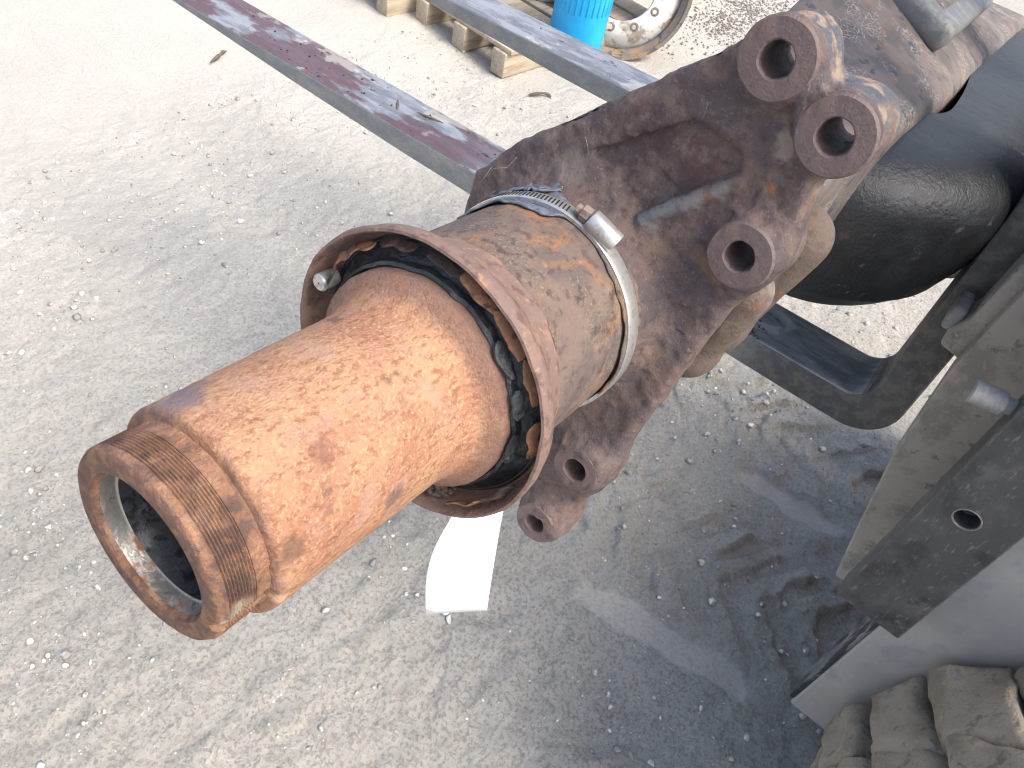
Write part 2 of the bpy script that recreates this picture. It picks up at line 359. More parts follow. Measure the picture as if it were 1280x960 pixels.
M_boot = layered('torn_grey_boot', lin(100, 106, 114), [(lin(74, 84, 104), 60, 5, 0.5, 0.62, ONE, 0.9), (lin(150, 148, 142), 120, 5, 0.56, 0.66, ONE, 0.7), (lin(60, 58, 58), 220, 4, 0.58, 0.66, ONE, 0.6)], 0.7, [(90, 5, 0.0022), (400, 4, 0.0008)])
def make_fork_steel():
    t = NT('worn_fork_steel'); o = t.sep()
    n1 = t.n('ShaderNodeNewGeometry'); sx = t.n('ShaderNodeSeparateXYZ'); t.l(n1.outputs['True Normal'], sx.inputs[0])
    st = t.noise(26, 6, 0.65, (1.4, 0.35, 1))
    side = t.mix(t.ramp(t.noise(40, 6, 0.65, (1, 0.5, 1)), 0.4, 0.64), lin(126, 129, 130), lin(146, 145, 140))
    side = t.mix(t.ramp(t.noise(300, 4), 0.55, 0.68, 0, 0.5), side, lin(90, 90, 88))
    side = t.mix(t.ramp(o[1], 0.20, 0.05, 0, 0.85), side, t.mix(t.ramp(t.noise(60, 6, 0.65), 0.44, 0.6), lin(46, 47, 49), lin(76, 73, 69)))
    top = t.mix(t.ramp(st, 0.42, 0.6), lin(166, 168, 171), lin(128, 130, 135))
    red = t.math('MULTIPLY', t.ramp(t.noise(9, 5, 0.6, (1.6, 0.55, 1), loc=(.13, .45, 0)), 0.43, 0.50), t.math('MULTIPLY', t.ramp(o[0], 1.2, 1.1), t.ramp(o[1], 0.45, 0.75)))
    top = t.mix(t.math('MULTIPLY', red, 0.92), top, t.mix(t.ramp(t.noise(80, 4), 0.4, 0.6), lin(94, 62, 64), lin(82, 66, 72)))
    dust = t.ramp(t.noise(12, 5, 0.65, (1, 0.6, 1), loc=(5, 2, 0)), 0.56, 0.62)
    top = t.mix(t.math('MULTIPLY', dust, 0.6), top, lin(170, 166, 160))
    spot = t.math('MULTIPLY', t.ramp(t.noise(22, 5, 0.65, (1.4, .6, 1), loc=(1, 7, 0)), 0.62, 0.68), t.ramp(t.noise(200, 4), 0.4, 0.55)); top = t.mix(spot, top, lin(60, 52, 52))
    up = t.ramp(sx.outputs[2], 0.55, 0.75)
    col = t.mix(up, side, top)
    ro = t.mixf(up, 0.7, t.mixf(dust, t.ramp(st, 0.35, 0.65, 0.34, 0.55), 0.9))
    me = t.math('MULTIPLY', up, t.math('SUBTRACT', 0.4, t.math('MULTIPLY', t.math('MAXIMUM', dust, red), 0.4)))
    nrm = t.bump(t.noise(90, 6, 0.65, (1, 0.5, 1)), 0.0012); nrm = t.bump(t.noise(600, 4), 0.0003, 1, nrm)
    return t.done(col, ro, me, nrm, 0.5)
M_fork = make_fork_steel()
M_mast = layered('dark_mast_steel', lin(64, 66, 68), [(lin(88, 88, 87), 18, 6, 0.46, 0.66, ONE, 0.8), (lin(40, 42, 44), 26, 5, 0.52, 0.64, ONE, 0.7), (lin(124, 118, 112), 200, 5, 0.58, 0.68, (1, 1, 0.25), 0.55), (lin(128, 118, 104), 34, 6, 0.6, 0.72, ONE, 0.5, 0.9), (lin(96, 82, 72), 60, 5, 0.62, 0.7, ONE, 0.5)], 0.55, [(60, 6, 0.001), (400, 4, 0.0004)], spec=0.5)
def edge_wear(m, rgb, rough, radius=.004):
    nt = m.node_tree; b = nt.nodes['Principled BSDF']; L = nt.links
    bv = nt.nodes.new('ShaderNodeBevel'); bv.samples = 4; bv.inputs['Radius'].default_value = radius
    ge = nt.nodes.new('ShaderNodeNewGeometry'); dt = nt.nodes.new('ShaderNodeVectorMath'); dt.operation = 'DOT_PRODUCT'
    L.new(bv.outputs[0], dt.inputs[0]); L.new(ge.outputs['True Normal'], dt.inputs[1])
    no = nt.nodes.new('ShaderNodeTexNoise'); no.inputs['Scale'].default_value = 90; no.inputs['Detail'].default_value = 5
    co = [n for n in nt.nodes if n.bl_idname == 'ShaderNodeTexCoord'][0]; L.new(co.outputs['Object'], no.inputs['Vector'])
    ad = nt.nodes.new('ShaderNodeMath'); ad.operation = 'MULTIPLY_ADD'; ad.inputs[1].default_value = -.16; L.new(no.outputs[0], ad.inputs[0]); L.new(dt.outputs['Value'], ad.inputs[2])
    mr = nt.nodes.new('ShaderNodeMapRange'); mr.inputs[1].default_value = .86; mr.inputs[2].default_value = .80; mr.inputs[3].default_value = 0; mr.inputs[4].default_value = .85; L.new(ad.outputs[0], mr.inputs[0])
    mx = nt.nodes.new('ShaderNodeMix'); mx.data_type = 'RGBA'; src = b.inputs['Base Color'].links[0].from_socket
    L.new(mr.outputs[0], mx.inputs[0]); L.new(src, mx.inputs[6]); mx.inputs[7].default_value = rgb; L.new(mx.outputs[2], b.inputs['Base Color'])
edge_wear(M_mast, lin(146, 138, 130), .5)
M_channel = layered('grey_mast_channel', lin(160, 160, 158), [(lin(170, 170, 168), 8, 5, 0.45, 0.65, ONE, 0.8), (lin(132, 138, 146), 20, 5, 0.52, 0.7, ONE, 0.5), (lin(176, 178, 178), 160, 4, 0.62, 0.70, (1, 1, 0.15), 0.5), (lin(140, 142, 143), 5, 6, 0.5, 0.66, ONE, 0.5)], 0.5, [(300, 4, 0.0003)], metal=0.2)
M_greasy = layered('greased_channel_front', lin(120, 124, 130), [(lin(48, 52, 58), 50, 5, 0.46, 0.56, (1, 1, 0.25), 0.95), (lin(170, 170, 168), 60, 4, 0.56, 0.64, (1, 1, 0.3), 0.8)], 0.28, [(60, 4, 0.002)], metal=0.4)
M_dusty = layered('dusty_carriage_plate', lin(150, 146, 138), [(lin(124, 121, 115), 22, 6, 0.46, 0.62, ONE, 0.85), (lin(92, 90, 88), 60, 5, 0.58, 0.68, ONE, 0.7), (lin(158, 148, 130), 160, 5, 0.56, 0.68, ONE, 0.7)], 0.9, [(60, 6, 0.002), (400, 5, 0.0008)])
M_tyre = layered('mud_caked_tyre', lin(146, 137, 122), [(lin(120, 112, 99), 14, 6, 0.45, 0.62, ONE, 0.85), (lin(96, 91, 84), 50, 6, 0.56, 0.66, ONE, 0.7), (lin(112, 118, 126), 24, 5, 0.62, 0.7, ONE, 0.6), (lin(158, 146, 122), 120, 5, 0.58, 0.68, ONE, 0.6)], 0.9, [(40, 6, 0.004), (260, 5, 0.0014)])
M_tyre_rub = layered('tyre_rubber', lin(62, 60, 56), [(lin(96, 88, 76), 30, 5, 0.45, 0.62, ONE, 0.8)], 0.85, [(120, 5, 0.001)])
M_body = layered('forklift_body_paint', lin(110, 112, 114), [(lin(90, 88, 86), 12, 5, 0.5, 0.66, ONE, 0.5)], 0.5)
M_paper = layered('white_paper', (0.9, 0.9, 0.89, 1), [], 0.7)
M_wood = layered('pallet_wood', lin(178, 166, 146), [(lin(156, 140, 116), 26, 5, 0.45, 0.65, (0.25, 2, 2), 0.8), (lin(130, 108, 82), 60, 4, 0.55, 0.68, (0.2, 2, 2), 0.6)], 0.85, [(80, 4, 0.001)])
M_woodgrey = layered('weathered_plank', lin(150, 140, 126), [(lin(120, 110, 100), 26, 5, 0.45, 0.65, (0.25, 2, 2), 0.8)], 0.9, [(80, 4, 0.001)])
M_blue = layered('blue_plastic', lin(20, 148, 206), [(lin(40, 172, 224), 8, 5, 0.45, 0.7, ONE, 0.6), (lin(70, 110, 140), 30, 5, 0.62, 0.7, ONE, 0.6)], 0.45, [(60, 4, 0.0008)])
M_rimw = layered('white_wheel_paint', lin(206, 204, 198), [(lin(140, 122, 104), 14, 6, 0.5, 0.62, ONE, 0.8), (lin(90, 84, 78), 40, 5, 0.6, 0.68, ONE, 0.6)], 0.6, [(80, 4, 0.0008)])
M_rimr = layered('wheel_rim_grime', lin(120, 112, 104), [(lin(150, 124, 92), 16, 5, 0.48, 0.62, ONE, 0.8), (lin(66, 62, 60), 24, 5, 0.52, 0.62, ONE, 0.8)], 0.8, [(60, 5, 0.002)])
M_pale = layered('pale_green_drum', lin(186, 192, 184), [(lin(150, 154, 146), 20, 5, 0.5, 0.64, ONE, 0.7)], 0.6)
M_galv = layered('galvanised_sheet', lin(160, 166, 168), [(lin(120, 128, 132), 30, 4, 0.5, 0.6, ONE, 0.7)], 0.4, metal=0.3)
M_white = layered('off_white_pail', lin(214, 208, 196), [(lin(170, 160, 146), 20, 5, 0.54, 0.66, ONE, 0.7)], 0.6)
M_char = layered('dark_grit', lin(128, 124, 118), [(lin(130, 128, 124), 300, 3, 0.5, 0.6, ONE, 0.8)], 0.95)
edge_wear(M_fork, lin(176, 182, 194), .4, .003)
M_stone = layered('pebble_stone', lin(186, 182, 174), [(lin(138, 135, 130), 26, 2, 0.45, 0.5, ONE, 0.9), (lin(222, 219, 212), 33, 2, 0.53, 0.58, ONE, 0.9)], 0.9, [(300, 4, 0.0006)])
M_twig = layered('dry_bark', lin(104, 92, 80), [(lin(70, 62, 56), 200, 4, 0.5, 0.6, ONE, 0.8)], 0.9)

# ------------------------------------------------------------------ ground
def axis_coords(lo, hi, step, far):
    inner = np.arange(lo, hi + step / 2, step); out = [hi]; d = step
    while out[-1] < far: d *= 1.16; out.append(out[-1] + d)
    neg = [lo]; d = step
    while neg[-1] > -far: d *= 1.16; neg.append(neg[-1] - d)
    return np.concatenate([np.array(neg[:0:-1]), inner, np.array(out[1:])])
def wet_mask(x, y):
    def blob(cx, cy, lx, ly, sl):
        dx = (x - cx) - sl * (y - cy); dy = y - cy
        return np.sqrt((dx / lx) ** 2 + (dy / ly) ** 2)
    e = 0.25 * fbm(x * 14, y * 14, 0, 3, 91)
    a = np.clip((1.0 + e - blob(0.905, -0.03, 0.055, 0.20, -0.10)) / 0.22, 0, 1)
    b = np.clip((1.0 + e - blob(1.44, -0.10, 0.05, 0.17, -0.05)) / 0.22, 0, 1)
    return np.maximum(a, b)
def ground_h(x, y):
    near = np.exp(-((x - 0.9) ** 2 + (y - 0.6) ** 2) / 9.0)
    h = 0.012 * fbm(x * 1.7, y * 1.7, 0, 3, 3) + 0.004 * fbm(x * 9, y * 9, 0, 4, 11)
    h += 0.0034 * fbm(x * 38, y * 38, 0, 3, 23) * near + 0.005 * np.abs(fbm(x * 6 + 0.8 * vnoise(x * 3, y * 3, 0, 2), y * 14, 0, 3, 29)) * near
    # soft tyre tracks, running along the fork direction, with lug prints
    def track(cx, wd, depth, pitch, ph, y0, y1, slope):
        q = (x - cx - slope * y) / wd; inside = np.clip((1 - np.abs(q)) / 0.18, 0, 1)
        fade = np.clip((y - y0) / 0.15, 0, 1) * np.clip((y1 - y) / 0.3, 0, 1)
        wob = 0.05 * fbm(x * 7, y * 7, 0, 3, 41)
        tt = (y + wob + 0.35 * wd * np.abs(q) * 2.2) / pitch + ph
        lug = np.clip(np.abs((tt % 1.0) - 0.5) * 14 - 2.8, 0, 1)
        return inside * fade * (-depth * 0.35 + depth * lug * np.clip(0.75 + 0.6 * fbm(x * 9, y * 9, 0, 3, 5), 0, 1.2))
    h += track(1.13, 0.15, 0.024, 0.105, 0.2, -1.0, 0.42, -0.03)
    h += track(1.62, 0.18, 0.018, 0.12, 0.6, -1.2, 0.62, 0.02)
    h += track(0.55, 0.15, 0.006, 0.16, 0.1, -0.6, 0.9, 0.25)
    churn = np.clip((x - 0.85) / 0.2, 0, 1) * np.clip((1.9 - x) / 0.2, 0, 1) * np.clip((0.55 - y) / 0.3, 0, 1)
    h += churn * (0.0045 * fbm(x * 30, y * 30, 0, 2, 71) + 0.0038 * np.maximum(fbm(x * 75, y * 75, 0, 2, 83), 0.1))
    wm = wet_mask(x, y); h = h * (1 - 0.85 * wm) - 0.006 * wm
    d = 3.1 - x
    fade = np.clip(1.3 - np.hypot(x - 1.2, y - 0.8) / 4.5, 0.0, 1)
    return h * (0.25 + 0.75 * fade)
gx = axis_coords(-0.25, 2.6, 0.0068, 60); gy = axis_coords(-0.55, 2.2, 0.0068, 60)
GX, GY = np.meshgrid(gx, gy, indexing='ij'); GZ = ground_h(GX, GY)
nx, ny = GX.shape; ii, jj = np.meshgrid(np.arange(nx - 1), np.arange(ny - 1), indexing='ij')
q = np.stack([ii * ny + jj, (ii + 1) * ny + jj, (ii + 1) * ny + jj + 1, ii * ny + jj + 1], -1).reshape(-1, 4)
gme = mesh_np('ground', np.stack([GX, GY, GZ], -1).reshape(-1, 3), q)
wa = gme.attributes.new('wet', 'FLOAT', 'POINT'); wa.data.foreach_set('value', wet_mask(GX, GY).ravel().astype(np.float32))
def make_ground():
    t = NT('dusty_yard_soil')
    at = t.n('ShaderNodeAttribute', attribute_name='wet').outputs['Fac']
    col = t.mix(t.ramp(t.noise(1.3, 5, 0.6), 0.36, 0.64), lin(202, 198, 187), lin(188, 184, 173))
    col = t.mix(t.ramp(t.noise(7, 5, 0.6), 0.45, 0.66, 0, 0.6), col, lin(202, 196, 185))
    col = t.mix(t.ramp(t.noise(120, 4, 0.65), 0.46, 0.62, 0, 0.65), col, lin(146, 140, 131))
    patch = t.ramp(t.noise(11, 5, 0.65, loc=(2, 9, 0)), 0.36, 0.62)
    col = t.mix(t.math('MULTIPLY', patch, t.ramp(t.noise(300, 4, 0.7), 0.56, 0.66, 0, 0.75)), col, lin(222, 218, 210))
    col = t.mix(t.math('MULTIPLY', t.math('SUBTRACT', 1.15, patch), t.ramp(t.noise(170, 5, 0.75, loc=(3, 1, 0)), 0.58, 0.7, 0, 0.8)), col, lin(100, 96, 91))
    col = t.mix(t.ramp(t.noise(24, 6, 0.7, (0.6, 1.4, 1), loc=(6, 2, 0)), 0.5, 0.66, 0, 0.4), col, lin(158, 152, 143))
    col = t.mix(t.math('MULTIPLY', t.ramp(t.math('ADD', t.sep()[1], t.math('MULTIPLY', t.noise(1.6, 4), 1.2)), 1.2, 3.0), 0.7), col, lin(214, 209, 199))  # far yard painted paler, its brighter light put into the soil colour
    # damp churned soil in the wheel tracks before the machine
    s = t.sep()
    damp = t.math('MULTIPLY', t.math('MULTIPLY', t.ramp(s[0], 0.72, 1.05), t.ramp(s[0], 2.1, 1.7)), t.ramp(t.math('ADD', s[1], t.math('MULTIPLY', t.noise(5, 4), 0.5)), 0.85, 0.35))
    col = t.mix(t.math('MULTIPLY', damp, 0.4), col, lin(164, 160, 153))
    col = t.mix(t.math('MULTIPLY', at, 0.55), col, lin(134, 130, 124))
    glints = t.ramp(t.noise(30, 4, 0.6, (1.6, 0.5, 1)), 0.52, 0.64)
    ro = t.mixf(at, 0.95, t.mixf(glints, 0.6, 0.15))
    dry = t.math('SUBTRACT', 1.0, t.math('MULTIPLY', at, 0.93))
    nrm = t.bump(t.math('MULTIPLY', t.noise(60, 6, 0.72), dry), 0.014); nrm = t.bump(t.math('MULTIPLY', t.noise(280, 5, 0.75), dry), 0.0045, 1, nrm)
    return t.done(col, ro, 0, nrm, 0.4)
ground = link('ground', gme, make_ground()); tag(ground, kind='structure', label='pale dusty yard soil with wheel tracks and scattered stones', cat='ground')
# loose stones, one mass
def stones(name, spots, mat, label):
    ico = bmesh.new(); bmesh.ops.create_icosphere(ico, subdivisions=1, radius=1.0)
    bv = np.array([v.co[:] for v in ico.verts]); bf = np.array([[v.index for v in f.verts] for f in ico.faces]); ico.free()
    V, F, n0 = [], [], 0
    arr = np.array(spots); hz_ = ground_h(arr[:, 0], arr[:, 1])
    for (x, y, r), zz in zip(spots, hz_):
        p = bv * (1 + rng.uniform(-0.42, 0.3, (len(bv), 1))) * rng.uniform(0.65, 1.2, 3) * np.array([1, 1, 0.75])
        a = rng.uniform(0, 6.28); c, s_ = math.cos(a), math.sin(a)
        p = p @ np.array([[c, -s_, 0], [s_, c, 0], [0, 0, 1]]).T * r
        V.append(p + np.array([x, y, zz + r * 0.35])); F.append(bf + n0); n0 += len(bv)
    o = link(name, mesh_np(name, np.concatenate(V), np.concatenate(F)), mat, smooth=False)
    tag(o, label, 'gravel', kind='stuff'); return o
sp = []
for _ in range(30000):
    x, y = rng.uniform(-0.15, 2.6), rng.uniform(-0.5, 2.2)
    sp.append((x, y, float(np.clip(0.0012 * rng.pareto(2.1) + 0.0012, 0, 0.010))))
for _ in range(34): sp.append((rng.uniform(0.2, 1.6), rng.uniform(-0.3, 1.0), rng.uniform(0.004, 0.009)))
sx_ = np.array([q[0] for q in sp]); sy_ = np.array([q[1] for q in sp]); wm_ = wet_mask(sx_, sy_); den_ = fbm(sx_ * 3, sy_ * 3, 0, 3, 61) * .55 + .5; rr_ = rng.uniform(size=len(sp)); sp = [q for q, w_, d_, r_ in zip(sp, wm_, den_, rr_) if w_ < .3 and r_ < d_]
stones('gravel', sp, M_stone, 'small pale stones strewn over the soil')
sp = []
for _ in range(1500):
    a, r = rng.uniform(0, 6.28), rng.normal(0, 1)
    sp.append((4.25 + 0.30 * rng.normal() , 1.38 + 0.11 * rng.normal(), rng.uniform(0.003, 0.008)))
stones('dark_grit', sp, M_char, 'patch of dark grit on pale ground behind the axle')

# ------------------------------------------------------------------ drive axle
A0 = Vector((0.0649, 0.1733, -0.2909 + CAM_H)); AD = Vector((0.9896, -0.0015, -0.1439)).normalized()
EV = (Vector((0, 0, 1)) - AD * AD.z).normalized(); EU = EV.cross(AD)
AXM = Matrix(((AD.x, EU.x, EV.x, A0.x), (AD.y, EU.y, EV.y, A0.y), (AD.z, EU.z, EV.z, A0.z), (0, 0, 0, 1)))
axle = empty('drive_axle', AXM)
tag(axle, 'rusty truck drive axle lying across the two forks, threaded hollow end toward the viewer', 'axle')
def P(s, r, th): return (s, r * math.cos(th), r * math.sin(th))
# spindle
prof = [(0.0030, 0.0332), (0.0, 0.0346), (-0.0002, 0.0420), (0.0005, 0.0434), (0.0026, 0.0447)]
s = 0.0040
while s < 0.0168:
    prof += [(s, 0.0450), (s + 0.00035, 0.0449), (s + 0.0007, 0.0438), (s + 0.0010, 0.0439)]; s += 0.0014
prof += [(0.0176, 0.0446), (0.0186, 0.0441), (0.0236, 0.0440), (0.0246, 0.0446), (0.0250, 0.0480), (0.0258, 0.0493), (0.0275, 0.0500)]
prof += [(x, 0.0500) for x in np.linspace(0.032, 0.0835, 12)] + [(0.0845, 0.0503)] + [(x, 0.0503) for x in np.linspace(0.09, 0.128, 9)]
for k in range(1, 9):
    a = k / 8 * math.pi / 2; prof.append((0.128 + 0.024 * math.sin(a), 0.0503 + 0.0085 * (1 - math.cos(a))))
prof += [(0.1535, 0.0600), (0.1545, 0.0622), (0.1565, 0.0632), (0.1700, 0.0632), (0.1705, 0.0550), (0.20, 0.0350)]
def sp_disp(S, R, T):
    d = np.abs((T - math.radians(190.5) + math.pi) % (2 * math.pi) - math.pi)
    key = np.clip((0.085 - d) / 0.012, 0, 1) * ((S < 0.030) & (R > 0.041))
    R = R - key * np.where(S < 0.0245, 0.0030, 0.0045) * np.clip((0.030 - S) / 0.004, 0, 1)
    R = R + (0.00018 * fbm(S * 160, T * 9, 0, 3, 77)) * (R > 0.04)
    chip = np.clip(1 - np.hypot((S - 0.026) / 0.004, (((T - 2.98) + math.pi) % (2 * math.pi) - math.pi) / 0.11), 0, 1)
    return S, R - 0.002 * chip
lathe('spindle', prof, M_spindle, axle, 256, sp_disp, closed=False, smooth_deg=50)
bore = lathe('bore_ring', [(0.0030, 0.0332), (0.0100, 0.0330), (0.0104, 0.0318)], M_bore, axle, 128, closed=False)
lathe('bore', [(0.0104, 0.0318), (0.05, 0.0312), (0.12, 0.0308), (0.3, 0.0305), (0.3, 0.001)], M_bore_dark, axle, 96, closed=False)
# flared lip + sleeve
def lip_disp(S, R, T):
    dent = 0.0016 * np.clip(1 - np.abs(((T - math.radians(168) + math.pi) % (2 * math.pi)) - math.pi) / 0.35, 0, 1)
    n = 0.0005 * fbm(T * 5, S * 80, 0, 3, 9)
    return S - dent * (S < 0.166), R + n + 0.0006 * np.sin(3 * T + 1) * (S < 0.17)
lathe('flared_lip', [(0.1765, 0.0640), (0.1760, 0.0780), (0.1690, 0.0815), (0.1600, 0.0828), (0.1585, 0.0838), (0.1588, 0.0853), (0.1612, 0.0861), (0.1655, 0.0856), (0.1700, 0.0836), (0.1760, 0.0790), (0.1840, 0.0738), (0.1930, 0.0705), (0.2, 0.0693), (0.2, 0.0640)], M_lip, axle, 200, lip_disp)
slv = [(x, 0.0690) for x in np.linspace(0.1995, 0.290, 26)]
lathe('sleeve', slv + [(0.318, 0.069)], M_sleeve, axle, 200, lambda S, R, T: (S, R + 0.0007 * fbm(S * 45, np.cos(T) * 3, np.sin(T) * 3, 4, 31)), closed=False)
# black rubber seal in the cup, torn
def seal_disp(S, R, T):
    n = fbm(np.cos(T) * 6, np.sin(T) * 6, R * 90, 4, 55); m = (R > 0.0640) & (R < 0.0745)
    return S + m * (0.0022 * n), R
lathe('rubber_seal', [(0.1700, 0.0633)] + [(0.1655 + 0.0022 * k, 0.0645 + 0.0026 * k) for k in range(5)] + [(0.1742, 0.0755), (0.1750, 0.0768), (0.1755, 0.0633)], M_rubber, axle, 220, seal_disp)
lathe('seal_lip', [(0.1625, 0.0634), (0.1612, 0.0645), (0.1625, 0.0662), (0.1665, 0.0668), (0.1672, 0.0634)], M_rubber, axle, 200,
      lambda S, R, T: (S + 0.0008 * fbm(T * 7, R * 200, 0, 3, 66), R + 0.0006 * fbm(T * 9, 0 * R, 0, 3, 12)))
def shard(name, s, r, th0, th1, wdt, mat, parent, tilt=0.0, thick=0.0011, seed=0, lift=0.0):
    """a curved flake of scale following the circle"""
    n = max(5, int(abs(th1 - th0) * r / 0.0025)); v = []; f = []
    for i in range(n + 1):
        t_ = i / n; th = th0 + (th1 - th0) * t_
        e0 = 0.0009 * float(vnoise(np.array(i * 0.7), np.array(1.0), 0, seed)); e1 = 0.0016 * float(vnoise(np.array(i * 0.8), np.array(5.0), 0, seed + 3))
        end = min(1, 4 * min(t_, 1 - t_) + 0.35)
        for (a, b) in ((-0.5, 0), (0.5, 0), (0.5, 1), (-0.5, 1)):
            off = a * wdt * end + (e1 if a > 0 else e0)
            v.append(P(s + off * math.cos(tilt) + lift * t_, r + off * math.sin(tilt) + b * thick + 0.0008 * math.sin(i * 0.9 + seed), th))
    for i in range(n):
        for k in range(4): f.append((i * 4 + k, i * 4 + (k + 1) % 4, (i + 1) * 4 + (k + 1) % 4, (i + 1) * 4 + k))
    f += [(0, 1, 2, 3), (n * 4 + 3, n * 4 + 2, n * 4 + 1, n * 4)]
    me = mesh(name, v, f); fixn(me); return link(name, me, mat, parent, smooth=False)
D2 = math.radians
for k, (a, b, r, s_, w_, m_) in enumerate([(100, 116, .0775, .1655, .006, M_flake), (118, 134, .0785, .1650, .006, M_flake), (138, 152, .0795, .1650, .0055, M_flake), (163, 176, .0795, .1645, .006, M_flake),
        (198, 215, .0795, .1640, .008, M_flake_dark), (217, 236, .0790, .1640, .008, M_flake), (60, 74, .0778, .1660, .006, M_flake_dark), (28, 40, .0775, .1650, .007, M_flake), (42, 52, .0770, .1665, .006, M_flake),
        (84, 97, .0772, .1660, .005, M_flake_dark), (150, 160, .0700, .1640, .006, M_rubber), (128, 141, .0690, .1640, .006, M_rubber), (172, 186, .0690, .1640, .005, M_rubber), (20, 27, .0745, .163, .007, M_flake_dark)]):
    shard('rust_flake', s_ - .0025, r - .0022, D2(a - 1.5), D2(b + 2.5), w_ * 1.0, m_, axle, 0.45 + 0.12 * math.sin(k * 2.1), seed=k * 7)
# soil in the bottom of the cup
cb = []
for k in range(60):
    th = D2(rng.uniform(236, 278)); cb.append((rng.uniform(.164, .169), rng.uniform(.068, .079), th, rng.uniform(.0010, .0028)))
ico = bmesh.new(); bmesh.ops.create_icosphere(ico, subdivisions=1, radius=1.0); ibv = np.array([v.co[:] for v in ico.verts]); ibf = np.array([[v.index for v in f.verts] for f in ico.faces]); ico.free()
V = []; Fq = []
for k, (s_, r, th, q_) in enumerate(cb):
    V.append(ibv * (1 + rng.uniform(-.35, .35, (len(ibv), 1))) * q_ * np.array([1, 1.2, 1]) + np.array(P(s_, r, th))); Fq.append(ibf + k * len(ibv))
tag(link('soil_crumbs', mesh_np('soil_crumbs', np.concatenate(V), np.concatenate(Fq)), M_mud, axle, smooth=False), kind='stuff')
# small steel pin in the cup
pin = lathe('pin', [(-0.0, 0.0005), (0.0, 0.0042), (0.0012, 0.0052), (0.0050, 0.0052), (0.012, 0.0050)], M_zinc, axle, 32, closed=False); pin.location = P(0.1575, 0.0755, D2(16.5))
# brake bracket casting
OUT = [(.0905, .0103), (.0890, .0424), (.065, .0745), (.0276, .1105), (-.0049, .1417), (-.0424, .1800), (-.070, .196), (-.112, .176), (-.1153, .1386), (-.1190, .1124), (-.1215, .0934), (-.106, .0458), (-.0973, -.0162), (-.0885, -.0853), (-.0835, -.1350), (-.070, -.196), (-.040, -.206), (-.012, -.135), (.030, -.090), (.070, -.050)]
BOSS = [(-.0712, .1862, .0203, .0088, .299), (-.1136, .1659, .0203, .0090, .299), (-.0995, .0882, .0196, .0086, .299), (-.0652, -.1203, .0192, .0090, .298), (-.0536, -.1958, .0185, .0082, .298)]
POCK = [(.0135, .0966), (-.0401, .1423), (-.0740, .1380), (-.0790, .1247), (-.0334, .0749), (.0018, .0865)]
h = 0.0014
sa = np.arange(.276, .356, h); ua = np.arange(-.150, .112, h); va = np.arange(-.232, .222, h)
U2, V2 = np.meshgrid(ua, va, indexing='ij')
d2 = sd_poly(U2, V2, OUT); S3 = sa[:, None, None]
f = extrude_sd(d2[None], S3, .310, .337, .007)
# bulged shoulder behind the sleeve
rr = np.hypot(U2, V2)[None]
f = smin(f, np.maximum(rr - .0705, np.abs(S3 - .312) - .026), .022)
f = smax(f, -(np.maximum(sd_poly(U2, V2, POCK)[None] + .003, np.abs(S3 - .3065) - .0105)), .006)
for (bu, bv_, br, hr, bs) in BOSS:
    q2 = np.hypot(U2 - bu, V2 - bv_)[None]
    cyl = extrude_sd(q2 - (br - .0006), S3, bs + .0012, .350, .0025)
    f = smin(f, cyl, .016 if bv_ > 0 else .024)
# ridge along the lower ledge of the pocket
rid = capsule(S3, U2[None], V2[None], (.3090, -.036, .0745), (.3090, -.080, .122), .0038); f = smin(f, rid, .004)
for (bu, bv_, br, hr, bs) in BOSS:
    f = np.maximum(f, -(np.hypot(U2 - bu, V2 - bv_)[None] - hr - .0006 + 0 * S3))
f = np.maximum(f, -(rr - .060 + 0 * S3))
UU, VV, SS = np.broadcast_to(U2[None], f.shape), np.broadcast_to(V2[None], f.shape), np.broadcast_to(S3, f.shape)
nb_ = np.abs(f) < .006; uu, vv, ss = UU[nb_], VV[nb_], SS[nb_]
f[nb_] += 0.0006 * vnoise(uu * 260, vv * 260, ss * 260, 2) + 0.0008 * vnoise(uu * 120, vv * 120, ss * 120, 4) + 0.0006 * vnoise(uu * 50, vv * 50, ss * 50, 8) + .0009 * (vnoise(uu * 34, vv * 34, ss * 60, 15) > .28)
v, F_ = nets(f, (sa, ua, va))
bk = link('brake_bracket', mesh_np('brake_bracket', v, F_), M_bracket, axle); fixn(bk.data)
bk['label'] = 'cast brake bracket with five bolt bosses and a shallow pocket'
for (bu, bv_, br, hr, bs) in BOSS:
    o = lathe('bolt_boss', [(bs - .0003, hr + .0009), (bs + .0008, hr), (.3498, hr), (.3503, hr + .003), (.3400, hr + .004), (bs + .006, br - .004), (bs + .0045, br - .0014), (bs + .0018, br), (bs, br - .0012)], M_boss, bk, 64,
              lambda S, R, T: (S + .00025 * fbm(np.cos(T) * 3, np.sin(T) * 3, R * 200, 2, 3), R + .0003 * fbm(np.cos(T) * 2, np.sin(T) * 2, S * 50, 3, 8)))
    o.location = (0, bu, bv_)
